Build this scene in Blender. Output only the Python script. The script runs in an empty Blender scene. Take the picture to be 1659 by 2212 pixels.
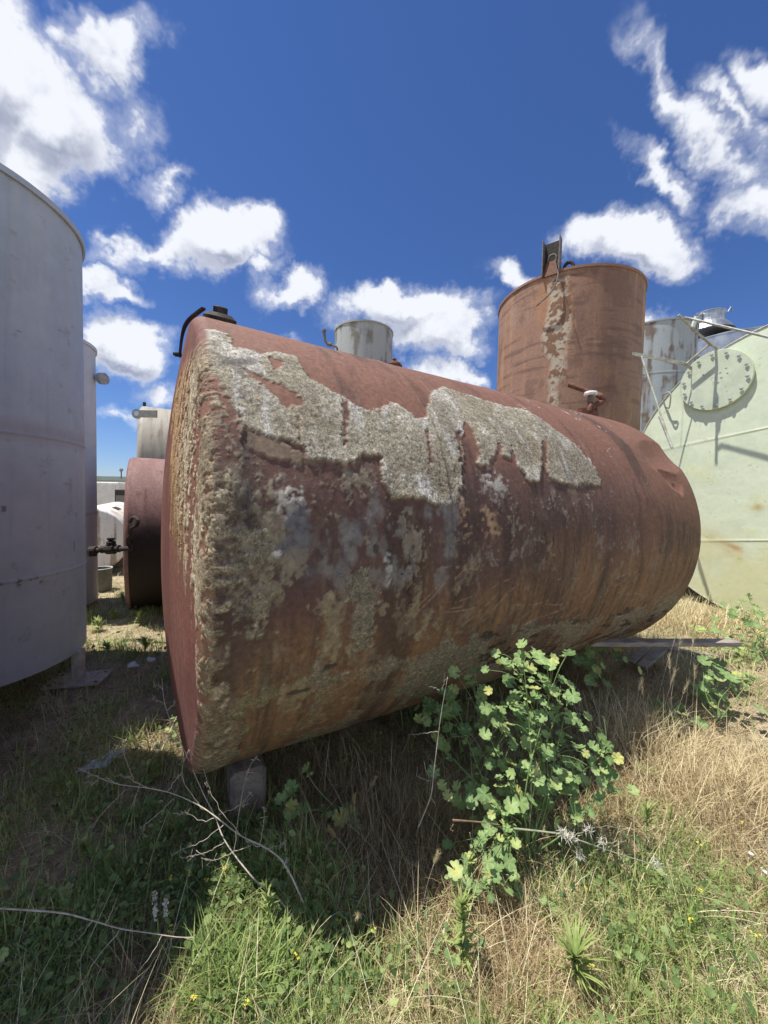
import bpy, math, random
import numpy as np
from math import sin, cos, pi, radians, sqrt
from mathutils import Vector, Matrix
random.seed(7); RNG = np.random.default_rng(7)
S = bpy.context.scene; COL = S.collection

# ------------------------------------------------------------------ camera
F, CX, CY, EYE = 800.0, 829.5, 1106.0, 1.6
PITCH, ROLL = -radians(2.25), radians(1.15)
_f = np.array([0, cos(PITCH), sin(PITCH)]); _r = np.array([1.0, 0, 0]); _u = np.cross(_r, _f)
RR = _r*cos(ROLL) + _u*sin(ROLL); UU = -_r*sin(ROLL) + _u*cos(ROLL)
CAMP = np.array([0, 0, EYE])
cd = bpy.data.cameras.new('camera'); cam = bpy.data.objects.new('camera', cd); COL.objects.link(cam)
cd.sensor_fit = 'HORIZONTAL'; cd.sensor_width = 36; cd.lens = F/1659*36; cd.clip_start = .05; cd.clip_end = 3000
m = Matrix.Identity(4)
for i in range(3):
    m[i][0] = RR[i]; m[i][1] = UU[i]; m[i][2] = -_f[i]; m[i][3] = CAMP[i]
cam.matrix_world = m; S.camera = cam
S.render.resolution_x, S.render.resolution_y = 768, 1024

def ray(x, y): return _f + RR*(x-CX)/F - UU*(y-CY)/F
def at(x, y, depth): return CAMP + ray(x, y)*depth           # survey of the photograph: pixel + distance -> place
def on_z(x, y, z=0.0):
    r = ray(x, y); return CAMP + r*((z-EYE)/r[2])
def proj(P):
    d = np.asarray(P, float)-CAMP; z = d@_f
    return np.stack([CX+F*(d@RR)/z, CY-F*(d@UU)/z], -1)

# ------------------------------------------------------------------ light
SUN_EL = radians(71); SH = np.array([-.99, -.10]); SH /= np.linalg.norm(SH)
SUN = np.array([SH[0]*cos(SUN_EL), SH[1]*cos(SUN_EL), sin(SUN_EL)])
sl = bpy.data.lights.new('sun', 'SUN'); sl.energy = 5.0; sl.angle = radians(.53); sl.color = (1, .95, .87)
so = bpy.data.objects.new('sun', sl); COL.objects.link(so)
so.rotation_euler = Vector(SUN).to_track_quat('Z', 'Y').to_euler()
S.view_settings.view_transform = 'Standard'; S.view_settings.look = 'None'
S.view_settings.exposure = 0.42; S.view_settings.gamma = 1

W = bpy.data.worlds.new('World'); S.world = W; W.use_nodes = True
nt = W.node_tree; nt.nodes.clear()
def N(t, ty, **k):
    n = t.nodes.new(ty)
    for a, b in k.items():
        if a == 'ins':
            for q, v in b.items(): n.inputs[q].default_value = v
        else: setattr(n, a, b)
    return n
def mth(t, op, a, b=None, c=None, clamp=False):
    n = t.nodes.new('ShaderNodeMath'); n.operation = op; n.use_clamp = clamp
    for i, v in enumerate((a, b, c)):
        if v is None: continue
        if isinstance(v, (int, float)): n.inputs[i].default_value = v
        else: t.links.new(v, n.inputs[i])
    return n.outputs[0]
def mixc(t, f, a, b, mode='MIX'):
    n = t.nodes.new('ShaderNodeMix'); n.data_type = 'RGBA'; n.blend_type = mode
    for i, v in ((0, f), (6, a), (7, b)):
        if isinstance(v, (int, float)): n.inputs[i].default_value = v
        elif isinstance(v, tuple): n.inputs[i].default_value = v+(1,) if len(v) == 3 else v
        else: t.links.new(v, n.inputs[i])
    return n.outputs[2]
def maprange(t, v, a, b, c=0., d=1., sm=True):
    n = t.nodes.new('ShaderNodeMapRange'); n.interpolation_type = 'SMOOTHSTEP' if sm else 'LINEAR'
    t.links.new(v, n.inputs[0])
    for i, q in enumerate((a, b, c, d)): n.inputs[1+i].default_value = q
    return n.outputs[0]
def noise(t, vec, scale, detail=8, rough=.55, dist=0., out=0):
    n = t.nodes.new('ShaderNodeTexNoise'); n.inputs['Scale'].default_value = scale; n.inputs['Detail'].default_value = detail
    n.inputs['Roughness'].default_value = rough; n.inputs['Distortion'].default_value = dist
    if vec is not None: t.links.new(vec, n.inputs['Vector'])
    return n.outputs[out]

sky = N(nt, 'ShaderNodeTexSky', sky_type='NISHITA', sun_disc=False, sun_elevation=SUN_EL,
        sun_rotation=math.atan2(SH[0], SH[1]), altitude=200, air_density=1.0, dust_density=.1, ozone_density=4.0)
geo = N(nt, 'ShaderNodeTexCoord'); dirv = geo.outputs['Generated']
hs = N(nt, 'ShaderNodeHueSaturation', ins={'Saturation': 1.1, 'Value': .92}); nt.links.new(sky.outputs[0], hs.inputs['Color'])
# clouds: ellipsoidal banks in the sky dome broken up by noise: (x, y, half width, half height, tilt deg, weight)
CL = [(20, 170, 180, 190, 20, 1.15), (150, 300, 190, 150, 15, 1.2), (250, 110, 120, 80, 25, .8), (60, 370, 250, 90, 0, 1.1), (340, 400, 70, 30, 20, .45),
      (480, 520, 160, 95, 5, 1.25), (330, 545, 150, 40, 12, .75), (590, 580, 40, 30, 30, .5), (650, 625, 80, 45, 10, .75), (560, 480, 70, 50, 0, .8),
      (240, 640, 75, 38, 0, .9), (270, 745, 120, 75, 0, 1.2), (880, 670, 170, 65, 0, 1.15), (930, 720, 140, 60, 0, 1.05), (950, 800, 60, 40, 0, .7),
      (1120, 612, 70, 26, -30, .4), (1360, 520, 160, 80, -5, 1.25), (1430, 560, 120, 60, 0, .95), (1480, 230, 200, 42, -40, .55), (1560, 330, 210, 60, -34, .75), (1640, 430, 130, 70, -25, .8), (1430, 370, 130, 28, -28, .5), (1600, 230, 120, 35, -40, .55),
      (1660, 160, 90, 45, -40, .6), (1420, 680, 60, 40, 0, .6), (600, 740, 60, 22, 5, .5), (260, 895, 60, 18, 0, .45), (350, 840, 50, 30, 0, .5), (1000, 810, 50, 35, 0, .7),
      (-250, 500, 200, 150, 0, 1), (1900, 500, 200, 150, 0, 1), (-100, 850, 120, 80, 0, 1)][:-3]
FILL_BANKS = [(.2, -1, .45, .48, 1.2), (-.9, -.5, .6, .42, 1.2), (1, -.25, .6, .42, 1.1)]
nw = noise(nt, dirv, 6.0, 5, .62, 0, 1)
wv = N(nt, 'ShaderNodeVectorMath', operation='SUBTRACT'); nt.links.new(nw, wv.inputs[0]); wv.inputs[1].default_value = (.5, .5, .5)
wv2 = N(nt, 'ShaderNodeVectorMath', operation='SCALE'); nt.links.new(wv.outputs[0], wv2.inputs[0]); wv2.inputs['Scale'].default_value = .20
wv3 = N(nt, 'ShaderNodeVectorMath', operation='ADD'); nt.links.new(dirv, wv3.inputs[0]); nt.links.new(wv2.outputs[0], wv3.inputs[1])
warped = wv3.outputs[0]
def bank(vec, outer=True):
    acc = None
    for (x, y, a, b, tl, w) in CL:
        r = ray(x, y); L = np.linalg.norm(r); c = r/L
        ex = ray(x+1, y)/np.linalg.norm(ray(x+1, y))-c; ey = c-ray(x, y+1)/np.linalg.norm(ray(x, y+1))
        sa = a*np.linalg.norm(ex); sb = b*np.linalg.norm(ey)
        X = Vector(ex).normalized(); Z = Vector(c); Y = Z.cross(X).normalized(); X = Y.cross(Z)
        M = Matrix((X, Y, Z)).transposed() @ Matrix.Rotation(-radians(tl), 3, 'Z')
        mp = N(nt, 'ShaderNodeMapping', vector_type='TEXTURE')
        mp.inputs['Location'].default_value = c; mp.inputs['Rotation'].default_value = M.to_euler()
        mp.inputs['Scale'].default_value = (sa*.97, sb*.92, .4); nt.links.new(vec, mp.inputs[0])
        ln = N(nt, 'ShaderNodeVectorMath', operation='LENGTH'); nt.links.new(mp.outputs[0], ln.inputs[0])
        d = mth(nt, 'MULTIPLY_ADD', ln.outputs['Value'], -w, w)
        acc = d if acc is None else mth(nt, 'SMOOTH_MAX', acc, d, .06)
    for (dx_, dy_, dz_, sz_, w) in (FILL_BANKS if outer else ()):                     # unseen banks added beside, behind and above the view for fill light
        c = Vector((dx_, dy_, dz_)).normalized(); mp = N(nt, 'ShaderNodeMapping', vector_type='TEXTURE'); mp.inputs['Location'].default_value = c
        mp.inputs['Scale'].default_value = (sz_, sz_, sz_*.6); nt.links.new(vec, mp.inputs[0])
        ln = N(nt, 'ShaderNodeVectorMath', operation='LENGTH'); nt.links.new(mp.outputs[0], ln.inputs[0])
        acc = mth(nt, 'SMOOTH_MAX', acc, mth(nt, 'MULTIPLY_ADD', ln.outputs['Value'], -w, w), .06)
    return acc
b_ = bank(warped)
n1 = noise(nt, dirv, 9.0, 9, .62)
dens = mth(nt, 'MULTIPLY_ADD', mth(nt, 'SUBTRACT', n1, .5), 3.1, mth(nt, 'MULTIPLY', b_, 1.7))
core = maprange(nt, dens, -.05, .75); wisp = mth(nt, 'MULTIPLY', maprange(nt, dens, -.5, .5), .40)
alpha = mth(nt, 'MULTIPLY', mth(nt, 'MAXIMUM', core, wisp), maprange(nt, b_, -.30, .10))
# billow shading: the side away from the sun and the thick base go grey
sh = N(nt, 'ShaderNodeVectorMath', operation='ADD'); nt.links.new(dirv, sh.inputs[0]); sh.inputs[1].default_value = (SUN[0]*.03, SUN[1]*.03, SUN[2]*.045)
nb = noise(nt, sh.outputs[0], 9.0, 5, .55)
up_ = N(nt, 'ShaderNodeVectorMath', operation='ADD'); nt.links.new(warped, up_.inputs[0]); up_.inputs[1].default_value = (0, 0, .05)
bb = mth(nt, 'SUBTRACT', bank(up_.outputs[0], False), b_)
shade = mth(nt, 'MULTIPLY_ADD', mth(nt, 'SUBTRACT', nb, n1), 2.4, mth(nt, 'MULTIPLY_ADD', bb, 1.2, .36))
shade = mth(nt, 'MULTIPLY', maprange(nt, shade, -.15, 1.15), maprange(nt, dens, .1, 1.1, .25, 1))
ccol = mixc(nt, shade, (.70, .72, .77), (.27, .30, .40))
skyS = mixc(nt, 1.0, hs.outputs[0], (.066, .073, .097), 'MULTIPLY')
both = mixc(nt, mth(nt, 'MULTIPLY', alpha, .97), skyS, ccol)
bg = N(nt, 'ShaderNodeBackground'); bg.inputs['Strength'].default_value = 1.0
out = N(nt, 'ShaderNodeOutputWorld'); nt.links.new(both, bg.inputs[0]); nt.links.new(bg.outputs[0], out.inputs[0])
W.cycles.sampling_method = 'MANUAL'; W.cycles.sample_map_resolution = 256

# ------------------------------------------------------------------ numpy noise
_T = np.random.default_rng(3).random((64, 64, 64)).astype(np.float32)
def vnoise(P):
    P = np.asarray(P, np.float64); i = np.floor(P).astype(int); f = P-i; f = f*f*(3-2*f); i &= 63; j = (i+1) & 63
    def g(a, b, c): return _T[a, b, c]
    x0, y0, z0 = i[..., 0], i[..., 1], i[..., 2]; x1, y1, z1 = j[..., 0], j[..., 1], j[..., 2]
    fx, fy, fz = f[..., 0], f[..., 1], f[..., 2]
    a = g(x0, y0, z0)*(1-fx)+g(x1, y0, z0)*fx; b = g(x0, y1, z0)*(1-fx)+g(x1, y1, z0)*fx
    c = g(x0, y0, z1)*(1-fx)+g(x1, y0, z1)*fx; d = g(x0, y1, z1)*(1-fx)+g(x1, y1, z1)*fx
    return (a*(1-fy)+b*fy)*(1-fz)+(c*(1-fy)+d*fy)*fz
def fbm(P, scale=1., octv=5, rough=.5, off=0.):
    P = np.asarray(P, float)*scale+off; s = 0; a = 1.; t = 0
    for k in range(octv):
        s = s+a*vnoise(P); t += a; a *= rough; P = P*2.03+11.7
    return s/t
def fb2(u, v, su, sv, octv=5, rough=.5, off=0.):
    return fbm(np.stack([u*su, v*sv, np.zeros_like(u)+off], -1), 1., octv, rough)
def sst(x, a, b):
    t = np.clip((x-a)/(b-a), 0, 1); return t*t*(3-2*t)
def sdist(u, v, poly):
    """signed distance to polygon, positive inside"""
    p = np.asarray(poly, float); n = len(p); d = np.full(u.shape, 1e9); ins = np.zeros(u.shape, bool)
    for i in range(n):
        a = p[i]; b = p[(i+1) % n]; e = b-a; w0 = u-a[0]; w1 = v-a[1]
        t = np.clip((w0*e[0]+w1*e[1])/max(e@e, 1e-12), 0, 1)
        d = np.minimum(d, (w0-e[0]*t)**2+(w1-e[1]*t)**2)
        c = (a[1] > v) != (b[1] > v)
        if a[1] != b[1]: ins ^= c & (u < (b[0]-a[0])*(v-a[1])/(b[1]-a[1])+a[0])
    d = np.sqrt(d); return np.where(ins, d, -d)
def lerp(c, col, m_):
    m_ = np.clip(m_, 0, 1)[..., None]; return c*(1-m_)+np.asarray(col)*m_
def C3(r, g, b): return np.array([r, g, b], float)

# ------------------------------------------------------------------ object helpers
def tag(o, label=None, cat=None, group=None, kind=None):
    if label: o['label'] = label
    if cat: o['category'] = cat
    if group: o['group'] = group
    if kind: o['kind'] = kind
    return o
def empty(name, loc, label, cat, group=None):
    o = bpy.data.objects.new(name, None); COL.objects.link(o); o.location = tuple(loc); o.empty_display_size = .1
    return tag(o, label, cat, group)
def mesh(name, V, Fs, mat, parent=None, smooth=True, col=None, tint=None):
    V = np.asarray(V, np.float64)
    if parent is not None:
        q = parent; off = np.zeros(3)
        while q is not None: off += np.array(q.location); q = q.parent
        V = V-off
    me = bpy.data.meshes.new(name)
    if isinstance(Fs, np.ndarray):
        k = Fs.shape[1]; me.vertices.add(len(V)); me.vertices.foreach_set('co', V.astype(np.float32).ravel())
        me.loops.add(Fs.size); me.loops.foreach_set('vertex_index', Fs.astype(np.int32).ravel())
        me.polygons.add(len(Fs)); me.polygons.foreach_set('loop_start', np.arange(0, Fs.size, k, dtype=np.int32))
        me.polygons.foreach_set('loop_total', np.full(len(Fs), k, np.int32)); me.update(calc_edges=True)
    else:
        me.from_pydata([tuple(v) for v in V], [], [tuple(int(i) for i in f) for f in Fs]); me.update()
    me.polygons.foreach_set('use_smooth', np.full(len(me.polygons), smooth))
    if col is not None:
        a = me.attributes.new('col', 'FLOAT_COLOR', 'POINT'); c = np.ones((len(V), 4), np.float32); c[:, :3] = np.asarray(col).reshape(-1, 3)
        a.data.foreach_set('color', c.ravel())
    if tint is not None:
        a = me.attributes.new('tint', 'FLOAT', 'POINT'); a.data.foreach_set('value', np.asarray(tint, np.float32).ravel())
    me.materials.append(mat); me.validate()
    o = bpy.data.objects.new(name, me); COL.objects.link(o)
    if parent is not None: o.parent = parent
    return o
def grid_faces(n, m_, wrap=False):
    """n rows, m_ columns; wrap joins the last column to the first"""
    a = np.arange(n*m_).reshape(n, m_)
    if wrap: a = np.concatenate([a, a[:, :1]], 1)
    return np.stack([a[:-1, :-1], a[:-1, 1:], a[1:, 1:], a[1:, :-1]], -1).reshape(-1, 4)
class MB:
    def __init__(s): s.V = []; s.F = []; s.n = 0
    def add(s, V, Fs):
        V = np.asarray(V, float); s.V.append(V); s.F += [tuple(int(i)+s.n for i in f) for f in Fs]; s.n += len(V); return s
    def box(s, c, size, R=None, bev=.0):
        sx, sy, sz = [q/2 for q in size]; b = min(bev, sx*.9, sy*.9, sz*.9)
        if b <= 0: b = min(sx, sy, sz)*.06
        V = []; 
        for X in (-1, 1):
            for Y in (-1, 1):
                for Z in (-1, 1):
                    V += [(X*sx, Y*(sy-b), Z*(sz-b)), (X*(sx-b), Y*sy, Z*(sz-b)), (X*(sx-b), Y*(sy-b), Z*sz)]
        V = np.array(V)
        idx = lambda X, Y, Z, k: (((X > 0)*4+(Y > 0)*2+(Z > 0))*3+k)
        Fs = []
        for X in (-1, 1): Fs.append([idx(X, -1, -1, 0), idx(X, 1, -1, 0), idx(X, 1, 1, 0), idx(X, -1, 1, 0)][::X])
        for Y in (-1, 1): Fs.append([idx(-1, Y, -1, 1), idx(-1, Y, 1, 1), idx(1, Y, 1, 1), idx(1, Y, -1, 1)][::Y])
        for Z in (-1, 1): Fs.append([idx(-1, -1, Z, 2), idx(1, -1, Z, 2), idx(1, 1, Z, 2), idx(-1, 1, Z, 2)][::Z])
        for Y in (-1, 1):
            for Z in (-1, 1): Fs.append([idx(-1, Y, Z, 1), idx(1, Y, Z, 1), idx(1, Y, Z, 2), idx(-1, Y, Z, 2)][::-Y*Z])
        for X in (-1, 1):
            for Z in (-1, 1): Fs.append([idx(X, -1, Z, 0), idx(X, 1, Z, 0), idx(X, 1, Z, 2), idx(X, -1, Z, 2)][::X*Z])
        for X in (-1, 1):
            for Y in (-1, 1): Fs.append([idx(X, Y, -1, 0), idx(X, Y, 1, 0), idx(X, Y, 1, 1), idx(X, Y, -1, 1)][::-X*Y])
        for X in (-1, 1):
            for Y in (-1, 1):
                for Z in (-1, 1): Fs.append([idx(X, Y, Z, 0), idx(X, Y, Z, 1), idx(X, Y, Z, 2)][::X*Y*Z])
        if R is not None: V = V@np.asarray(R).T
        return s.add(V+np.asarray(c), Fs)
    def tube(s, path, rad, k=8, cap=True):
        P = np.asarray(path, float); n = len(P); rad = np.full(n, rad) if np.isscalar(rad) else np.asarray(rad, float)
        T = np.gradient(P, axis=0); T /= np.linalg.norm(T, axis=1)[:, None]+1e-12
        ref = np.array([0, 0, 1.]) if abs(T[0][2]) < .9 else np.array([1., 0, 0]); A = np.cross(T[0], ref); A /= np.linalg.norm(A)
        V = []; th = np.arange(k)*2*pi/k
        for i in range(n):
            A = A-T[i]*(A@T[i]); A /= np.linalg.norm(A)+1e-12; B = np.cross(T[i], A)
            V.append(P[i]+rad[i]*(np.cos(th)[:, None]*A+np.sin(th)[:, None]*B))
        Fs = [(i*k+j, i*k+(j+1) % k, (i+1)*k+(j+1) % k, (i+1)*k+j) for i in range(n-1) for j in range(k)]
        if cap: Fs += [tuple(range(k))[::-1], tuple((n-1)*k+j for j in range(k))]
        return s.add(np.concatenate(V), Fs)
    def lathe(s, c, ax, prof, k=32, cap=True):
        """prof: (distance along ax, radius)"""
        ax = np.asarray(ax, float); ax /= np.linalg.norm(ax); ref = np.array([0, 0, 1.]) if abs(ax[2]) < .9 else np.array([1., 0, 0])
        A = np.cross(ax, ref); A /= np.linalg.norm(A); B = np.cross(ax, A); th = np.arange(k)*2*pi/k
        V = np.concatenate([np.asarray(c)+ax*h+r*(np.cos(th)[:, None]*A+np.sin(th)[:, None]*B) for h, r in prof]); n = len(prof)
        Fs = [(i*k+j, i*k+(j+1) % k, (i+1)*k+(j+1) % k, (i+1)*k+j) for i in range(n-1) for j in range(k)]
        if cap: Fs += [tuple(range(k))[::-1], tuple((n-1)*k+j for j in range(k))]
        return s.add(V, Fs)
    def build(s, name, mat, parent=None, smooth=False, tint=None):
        o = mesh(name, np.concatenate(s.V), s.F, mat, parent, smooth, tint=tint)
        if not smooth:
            return o
        return o
def smooth_by_angle(o, ang=35):
    me = o.data; me.polygons.foreach_set('use_smooth', np.full(len(me.polygons), True))
    try: me.set_sharp_from_angle(angle=radians(ang))
    except Exception: pass
    return o
def frame(ax):
    ax = np.asarray(ax, float); ax = ax/np.linalg.norm(ax); h = np.cross(ax, [0, 0, 1.]); h /= np.linalg.norm(h); v = np.cross(h, ax); return ax, h, v
def spline(pts, n=24):
    p = np.asarray(pts, float); m_ = len(p); t = np.linspace(0, m_-1, n); q = []
    for a in t:
        i = min(int(a), m_-2); f = a-i; p0 = p[max(i-1, 0)]; p1 = p[i]; p2 = p[i+1]; p3 = p[min(i+2, m_-1)]
        q.append(.5*((2*p1)+(-p0+p2)*f+(2*p0-5*p1+4*p2-p3)*f*f+(-p0+3*p1-3*p2+p3)*f**3))
    return np.array(q)

# ------------------------------------------------------------------ materials
def new_mat(name):
    M = bpy.data.materials.new(name); M.use_nodes = True; t = M.node_tree; b = t.nodes['Principled BSDF']; return M, t, b
def bump(t, b, h, st, dist=.01):
    n = t.nodes.new('ShaderNodeBump'); n.inputs['Strength'].default_value = st; n.inputs['Distance'].default_value = dist
    t.links.new(h, n.inputs['Height']); t.links.new(n.outputs[0], b.inputs['Normal'])
def painted(name, rough=.75, metal=0., var=.25, vscale=60, bsc=120, bst=.3, bd=.004, grain=None):
    """surface that takes its base colour from the mesh's colour attribute, with fine procedural grain on top"""
    M, t, b = new_mat(name); at_ = N(t, 'ShaderNodeAttribute', attribute_name='col')
    tc = N(t, 'ShaderNodeTexCoord').outputs['Object']
    n1 = noise(t, tc, vscale, 8, .65); f = maprange(t, n1, .3, .7, 1-var, 1+var, False)
    gr_ = N(t, 'ShaderNodeAttribute', attribute_name='tint').outputs['Fac']; ng = noise(t, tc, 150, 6, .8); fg_ = maprange(t, ng, .36, .64, -.62, .75, False); f = mth(t, 'MULTIPLY', f, mth(t, 'MULTIPLY_ADD', gr_, fg_, 1.0))
    vo = N(t, 'ShaderNodeTexVoronoi', ins={'Scale': 85.}); t.links.new(noise(t, tc, 30, 3, .6, 0, 1), vo.inputs['Vector']) if False else t.links.new(tc, vo.inputs['Vector'])
    cv = N(t, 'ShaderNodeSeparateColor'); t.links.new(vo.outputs['Color'], cv.inputs[0]); f = mth(t, 'MULTIPLY', f, mth(t, 'MULTIPLY_ADD', gr_, maprange(t, cv.outputs[0], 0, 1, -.26, .26, False), 1.0))
    mul = N(t, 'ShaderNodeVectorMath', operation='SCALE'); t.links.new(at_.outputs[0], mul.inputs[0]); t.links.new(f, mul.inputs['Scale'])
    t.links.new(mul.outputs[0], b.inputs['Base Color'])
    b.inputs['Roughness'].default_value = rough; b.inputs['Metallic'].default_value = metal
    b.inputs['Specular IOR Level'].default_value = .3
    hb_ = mth(t, 'MULTIPLY_ADD', mth(t, 'MULTIPLY', ng, gr_), 2.2, noise(t, tc, bsc, 8, .7)); bump(t, b, hb_, bst, bd); return M
def simple(name, c1, c2, scale=20, rough=.7, metal=0., bst=.3, bd=.004, stretch=(1, 1, 1), detail=8, lo=.35, hi=.65, spec=.4):
    M, t, b = new_mat(name); tc = N(t, 'ShaderNodeTexCoord').outputs['Object']
    mp = N(t, 'ShaderNodeMapping'); mp.inputs['Scale'].default_value = stretch; t.links.new(tc, mp.inputs[0])
    n1 = noise(t, mp.outputs[0], scale, detail, .65); f = maprange(t, n1, lo, hi)
    t.links.new(mixc(t, f, tuple(c1), tuple(c2)), b.inputs['Base Color'])
    b.inputs['Roughness'].default_value = rough; b.inputs['Metallic'].default_value = metal; b.inputs['Specular IOR Level'].default_value = spec
    bump(t, b, noise(t, tc, scale*5, 6, .7), bst, bd); return M
def foliage(name, ramp, trans=.35, rough=.55):
    """leaf material: colour per leaf from the mesh's tint attribute"""
    M, t, b = new_mat(name); a = N(t, 'ShaderNodeAttribute', attribute_name='tint')
    r = N(t, 'ShaderNodeValToRGB'); e = r.color_ramp.elements
    while len(e) < len(ramp): e.new(.5)
    for i, (p, c) in enumerate(ramp): e[i].position = p; e[i].color = tuple(c)+(1,)
    t.links.new(a.outputs['Fac'], r.inputs[0])
    tc = N(t, 'ShaderNodeTexCoord').outputs['Object']; f = maprange(t, noise(t, tc, 40, 4, .6), .3, .7, .8, 1.2, False)
    mul = N(t, 'ShaderNodeVectorMath', operation='SCALE'); t.links.new(r.outputs[0], mul.inputs[0]); t.links.new(f, mul.inputs['Scale'])
    t.links.new(mul.outputs[0], b.inputs['Base Color']); b.inputs['Roughness'].default_value = rough; b.inputs['Specular IOR Level'].default_value = .3
    tr = N(t, 'ShaderNodeBsdfTranslucent'); t.links.new(mul.outputs[0], tr.inputs[0])
    mx = N(t, 'ShaderNodeMixShader'); mx.inputs[0].default_value = trans
    t.links.new(b.outputs[0], mx.inputs[1]); t.links.new(tr.outputs[0], mx.inputs[2])
    o = t.nodes['Material Output']; t.links.new(mx.outputs[0], o.inputs[0]); return M

M_shell = painted('scabbed_red_tank_paint', .72, 0, .30, 45, 110, .55, .006)
M_rust = painted('rust_wall_paint', .78, 0, .16, 30, 70, .35, .004)
M_green = painted('pale_green_paint', .55, 0, .05, 18, 60, .12, .002)
M_grey = painted('grey_tank_paint', .5, 0, .07, 9, 40, .22, .004)
M_white = painted('stained_white_paint', .6, 0, .08, 25, 60, .2, .003)
M_dark = simple('blackened_iron', (.02, .017, .015), (.06, .045, .038), 30, .8)
M_pipe = simple('rusty_pipe', (.10, .045, .03), (.20, .09, .055), 30, .8, bst=.5)
M_greypipe = simple('grey_pipe', (.20, .20, .19), (.12, .10, .085), 25, .6)
M_whitecap = simple('white_vent_cap', (.72, .72, .70), (.55, .54, .50), 40, .5)
M_bolt = simple('bolt_metal', (.55, .58, .55), (.40, .42, .38), 60, .45, .3)
M_alu = simple('galvanised_sheet', (.50, .52, .54), (.34, .36, .39), 3, .38, .75, .25, .01)
M_rail = simple('pale_green_rail', (.50, .54, .46), (.30, .28, .22), 12, .6)
M_wood = simple('weathered_wood', (.34, .30, .26), (.20, .17, .14), 8, .9, stretch=(1, 1, 6), bst=.6)
M_conc = simple('old_concrete', (.30, .25, .20), (.16, .13, .11), 12, .95, bst=.7, bd=.01)
M_twig = simple('dead_twig_bark', (.55, .49, .41), (.34, .29, .23), 30, .9)
M_stem = simple('green_stem', (.16, .25, .09), (.22, .30, .12), 30, .6)
M_mallow = foliage('mallow_leaf', [(0, (.13, .22, .08)), (.55, (.26, .39, .15)), (.85, (.38, .50, .20)), (1, (.58, .56, .18))], .35)
M_grass = foliage('green_grass', [(0, (.10, .17, .05)), (.5, (.24, .34, .10)), (.8, (.36, .46, .15)), (1, (.52, .54, .24))], .35)
M_straw = foliage('dry_grass', [(0, (.22, .15, .08)), (.4, (.48, .38, .21)), (.75, (.70, .60, .37)), (1, (.86, .78, .54))], .3, .5)
M_weed = foliage('small_weed_leaf', [(0, (.07, .12, .04)), (.5, (.16, .24, .08)), (1, (.32, .40, .14))], .3)
M_yellow = simple('yellow_petals', (.75, .62, .04), (.80, .70, .10), 40, .6, bst=0)
M_flower = simple('woolly_seed_head', (.62, .60, .52), (.42, .40, .32), 40, .9, bst=0)

# ------------------------------------------------------------------ main tank geometry
TP = np.array([-1.13, 2.20, 1.34]); TR = 1.2; TL = 3.62
TAX, TH, TV = frame([sin(radians(59)), cos(radians(59)), -.012])
if TH@np.array([.515, -.857, 0]) < 0: TH = -TH; TV = np.cross(TH, TAX); TV = TV if TV[2] > 0 else -TV
def tank_uv(P):
    d = np.asarray(P)-TP; return np.stack([d@TAX, np.arctan2(d@TV, d@TH)*TR], -1)
def on_tank(x, y, R=TR):
    """point of the shell seen at a pixel -> (s, arc)"""
    r = ray(x, y); a = r-TAX*(r@TAX); o = CAMP-TP; b = o-TAX*(o@TAX)
    A = a@a; B = 2*a@b; Cc = b@b-R*R; D = B*B-4*A*Cc
    t = (-B-sqrt(max(D, 0)))/(2*A); return tank_uv(CAMP+r*t)
def pt(s, arc, R=TR):
    th = arc/TR; return TP+TAX*s+R*(cos(th)*TH+sin(th)*TV)

# ------------------------------------------------------------------ terrain
def ground_z(x, y):
    x = np.asarray(x, float); y = np.asarray(y, float)
    q = fb2(x, y, .9, .9, 4, .5, 5.)-.5; r = fb2(x, y, 5, 5, 3, .5, 9.)-.5
    z = q*.14+r*.035
    z = z+.10*sst(x, 1.5, 5)*sst(y, 1.5, 5)
    z = z+.13*np.exp(-(((x+.30)/.22)**2+((y-1.42)/.16)**2))           # the root mound in front of the tank
    return z
def terrain(name, x0, x1, nx, y0, y1, ny, mat, dz=0., hole=None):
    X, Y = np.meshgrid(np.linspace(x0, x1, nx), np.linspace(y0, y1, ny)); Z = ground_z(X, Y)+dz
    o = mesh(name, np.stack([X, Y, Z], -1).reshape(-1, 3), grid_faces(ny, nx), mat); return o
Mg, t, b = new_mat('dry_soil'); tc = N(t, 'ShaderNodeTexCoord').outputs['Object']
n_a = noise(t, tc, 1.1, 4, .6); n_b = noise(t, tc, 14, 8, .7); n_c = noise(t, tc, 90, 4, .7)
c1 = mixc(t, maprange(t, n_b, .35, .65), (.27, .21, .14), (.50, .42, .28)); c1 = mixc(t, maprange(t, n_a, .42, .62), c1, (.16, .16, .08))
c1 = mixc(t, maprange(t, n_c, .3, .7, 0, .6), c1, (.52, .43, .28)); t.links.new(c1, b.inputs['Base Color']); b.inputs['Roughness'].default_value = .95
b.inputs['Specular IOR Level'].default_value = .1
bump(t, b, mth(t, 'MULTIPLY_ADD', n_c, .4, n_b), .9, .03)
ax_ = np.concatenate([-np.geomspace(900, 7, 40), np.linspace(-6.5, 7.5, 281), np.geomspace(8, 900, 40)])
ay_ = np.concatenate([-np.geomspace(900, 1.2, 26), np.linspace(-1, 9, 201), np.geomspace(9.3, 900, 44)])
X, Y = np.meshgrid(ax_, ay_); far = 1-sst(np.hypot(X, Y), 10, 30)
gnd = mesh('ground', np.stack([X, Y, ground_z(X, Y)*far+(1-far)*.05], -1).reshape(-1, 3), grid_faces(len(ay_), len(ax_)), Mg)
tag(gnd, kind='structure')

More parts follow.
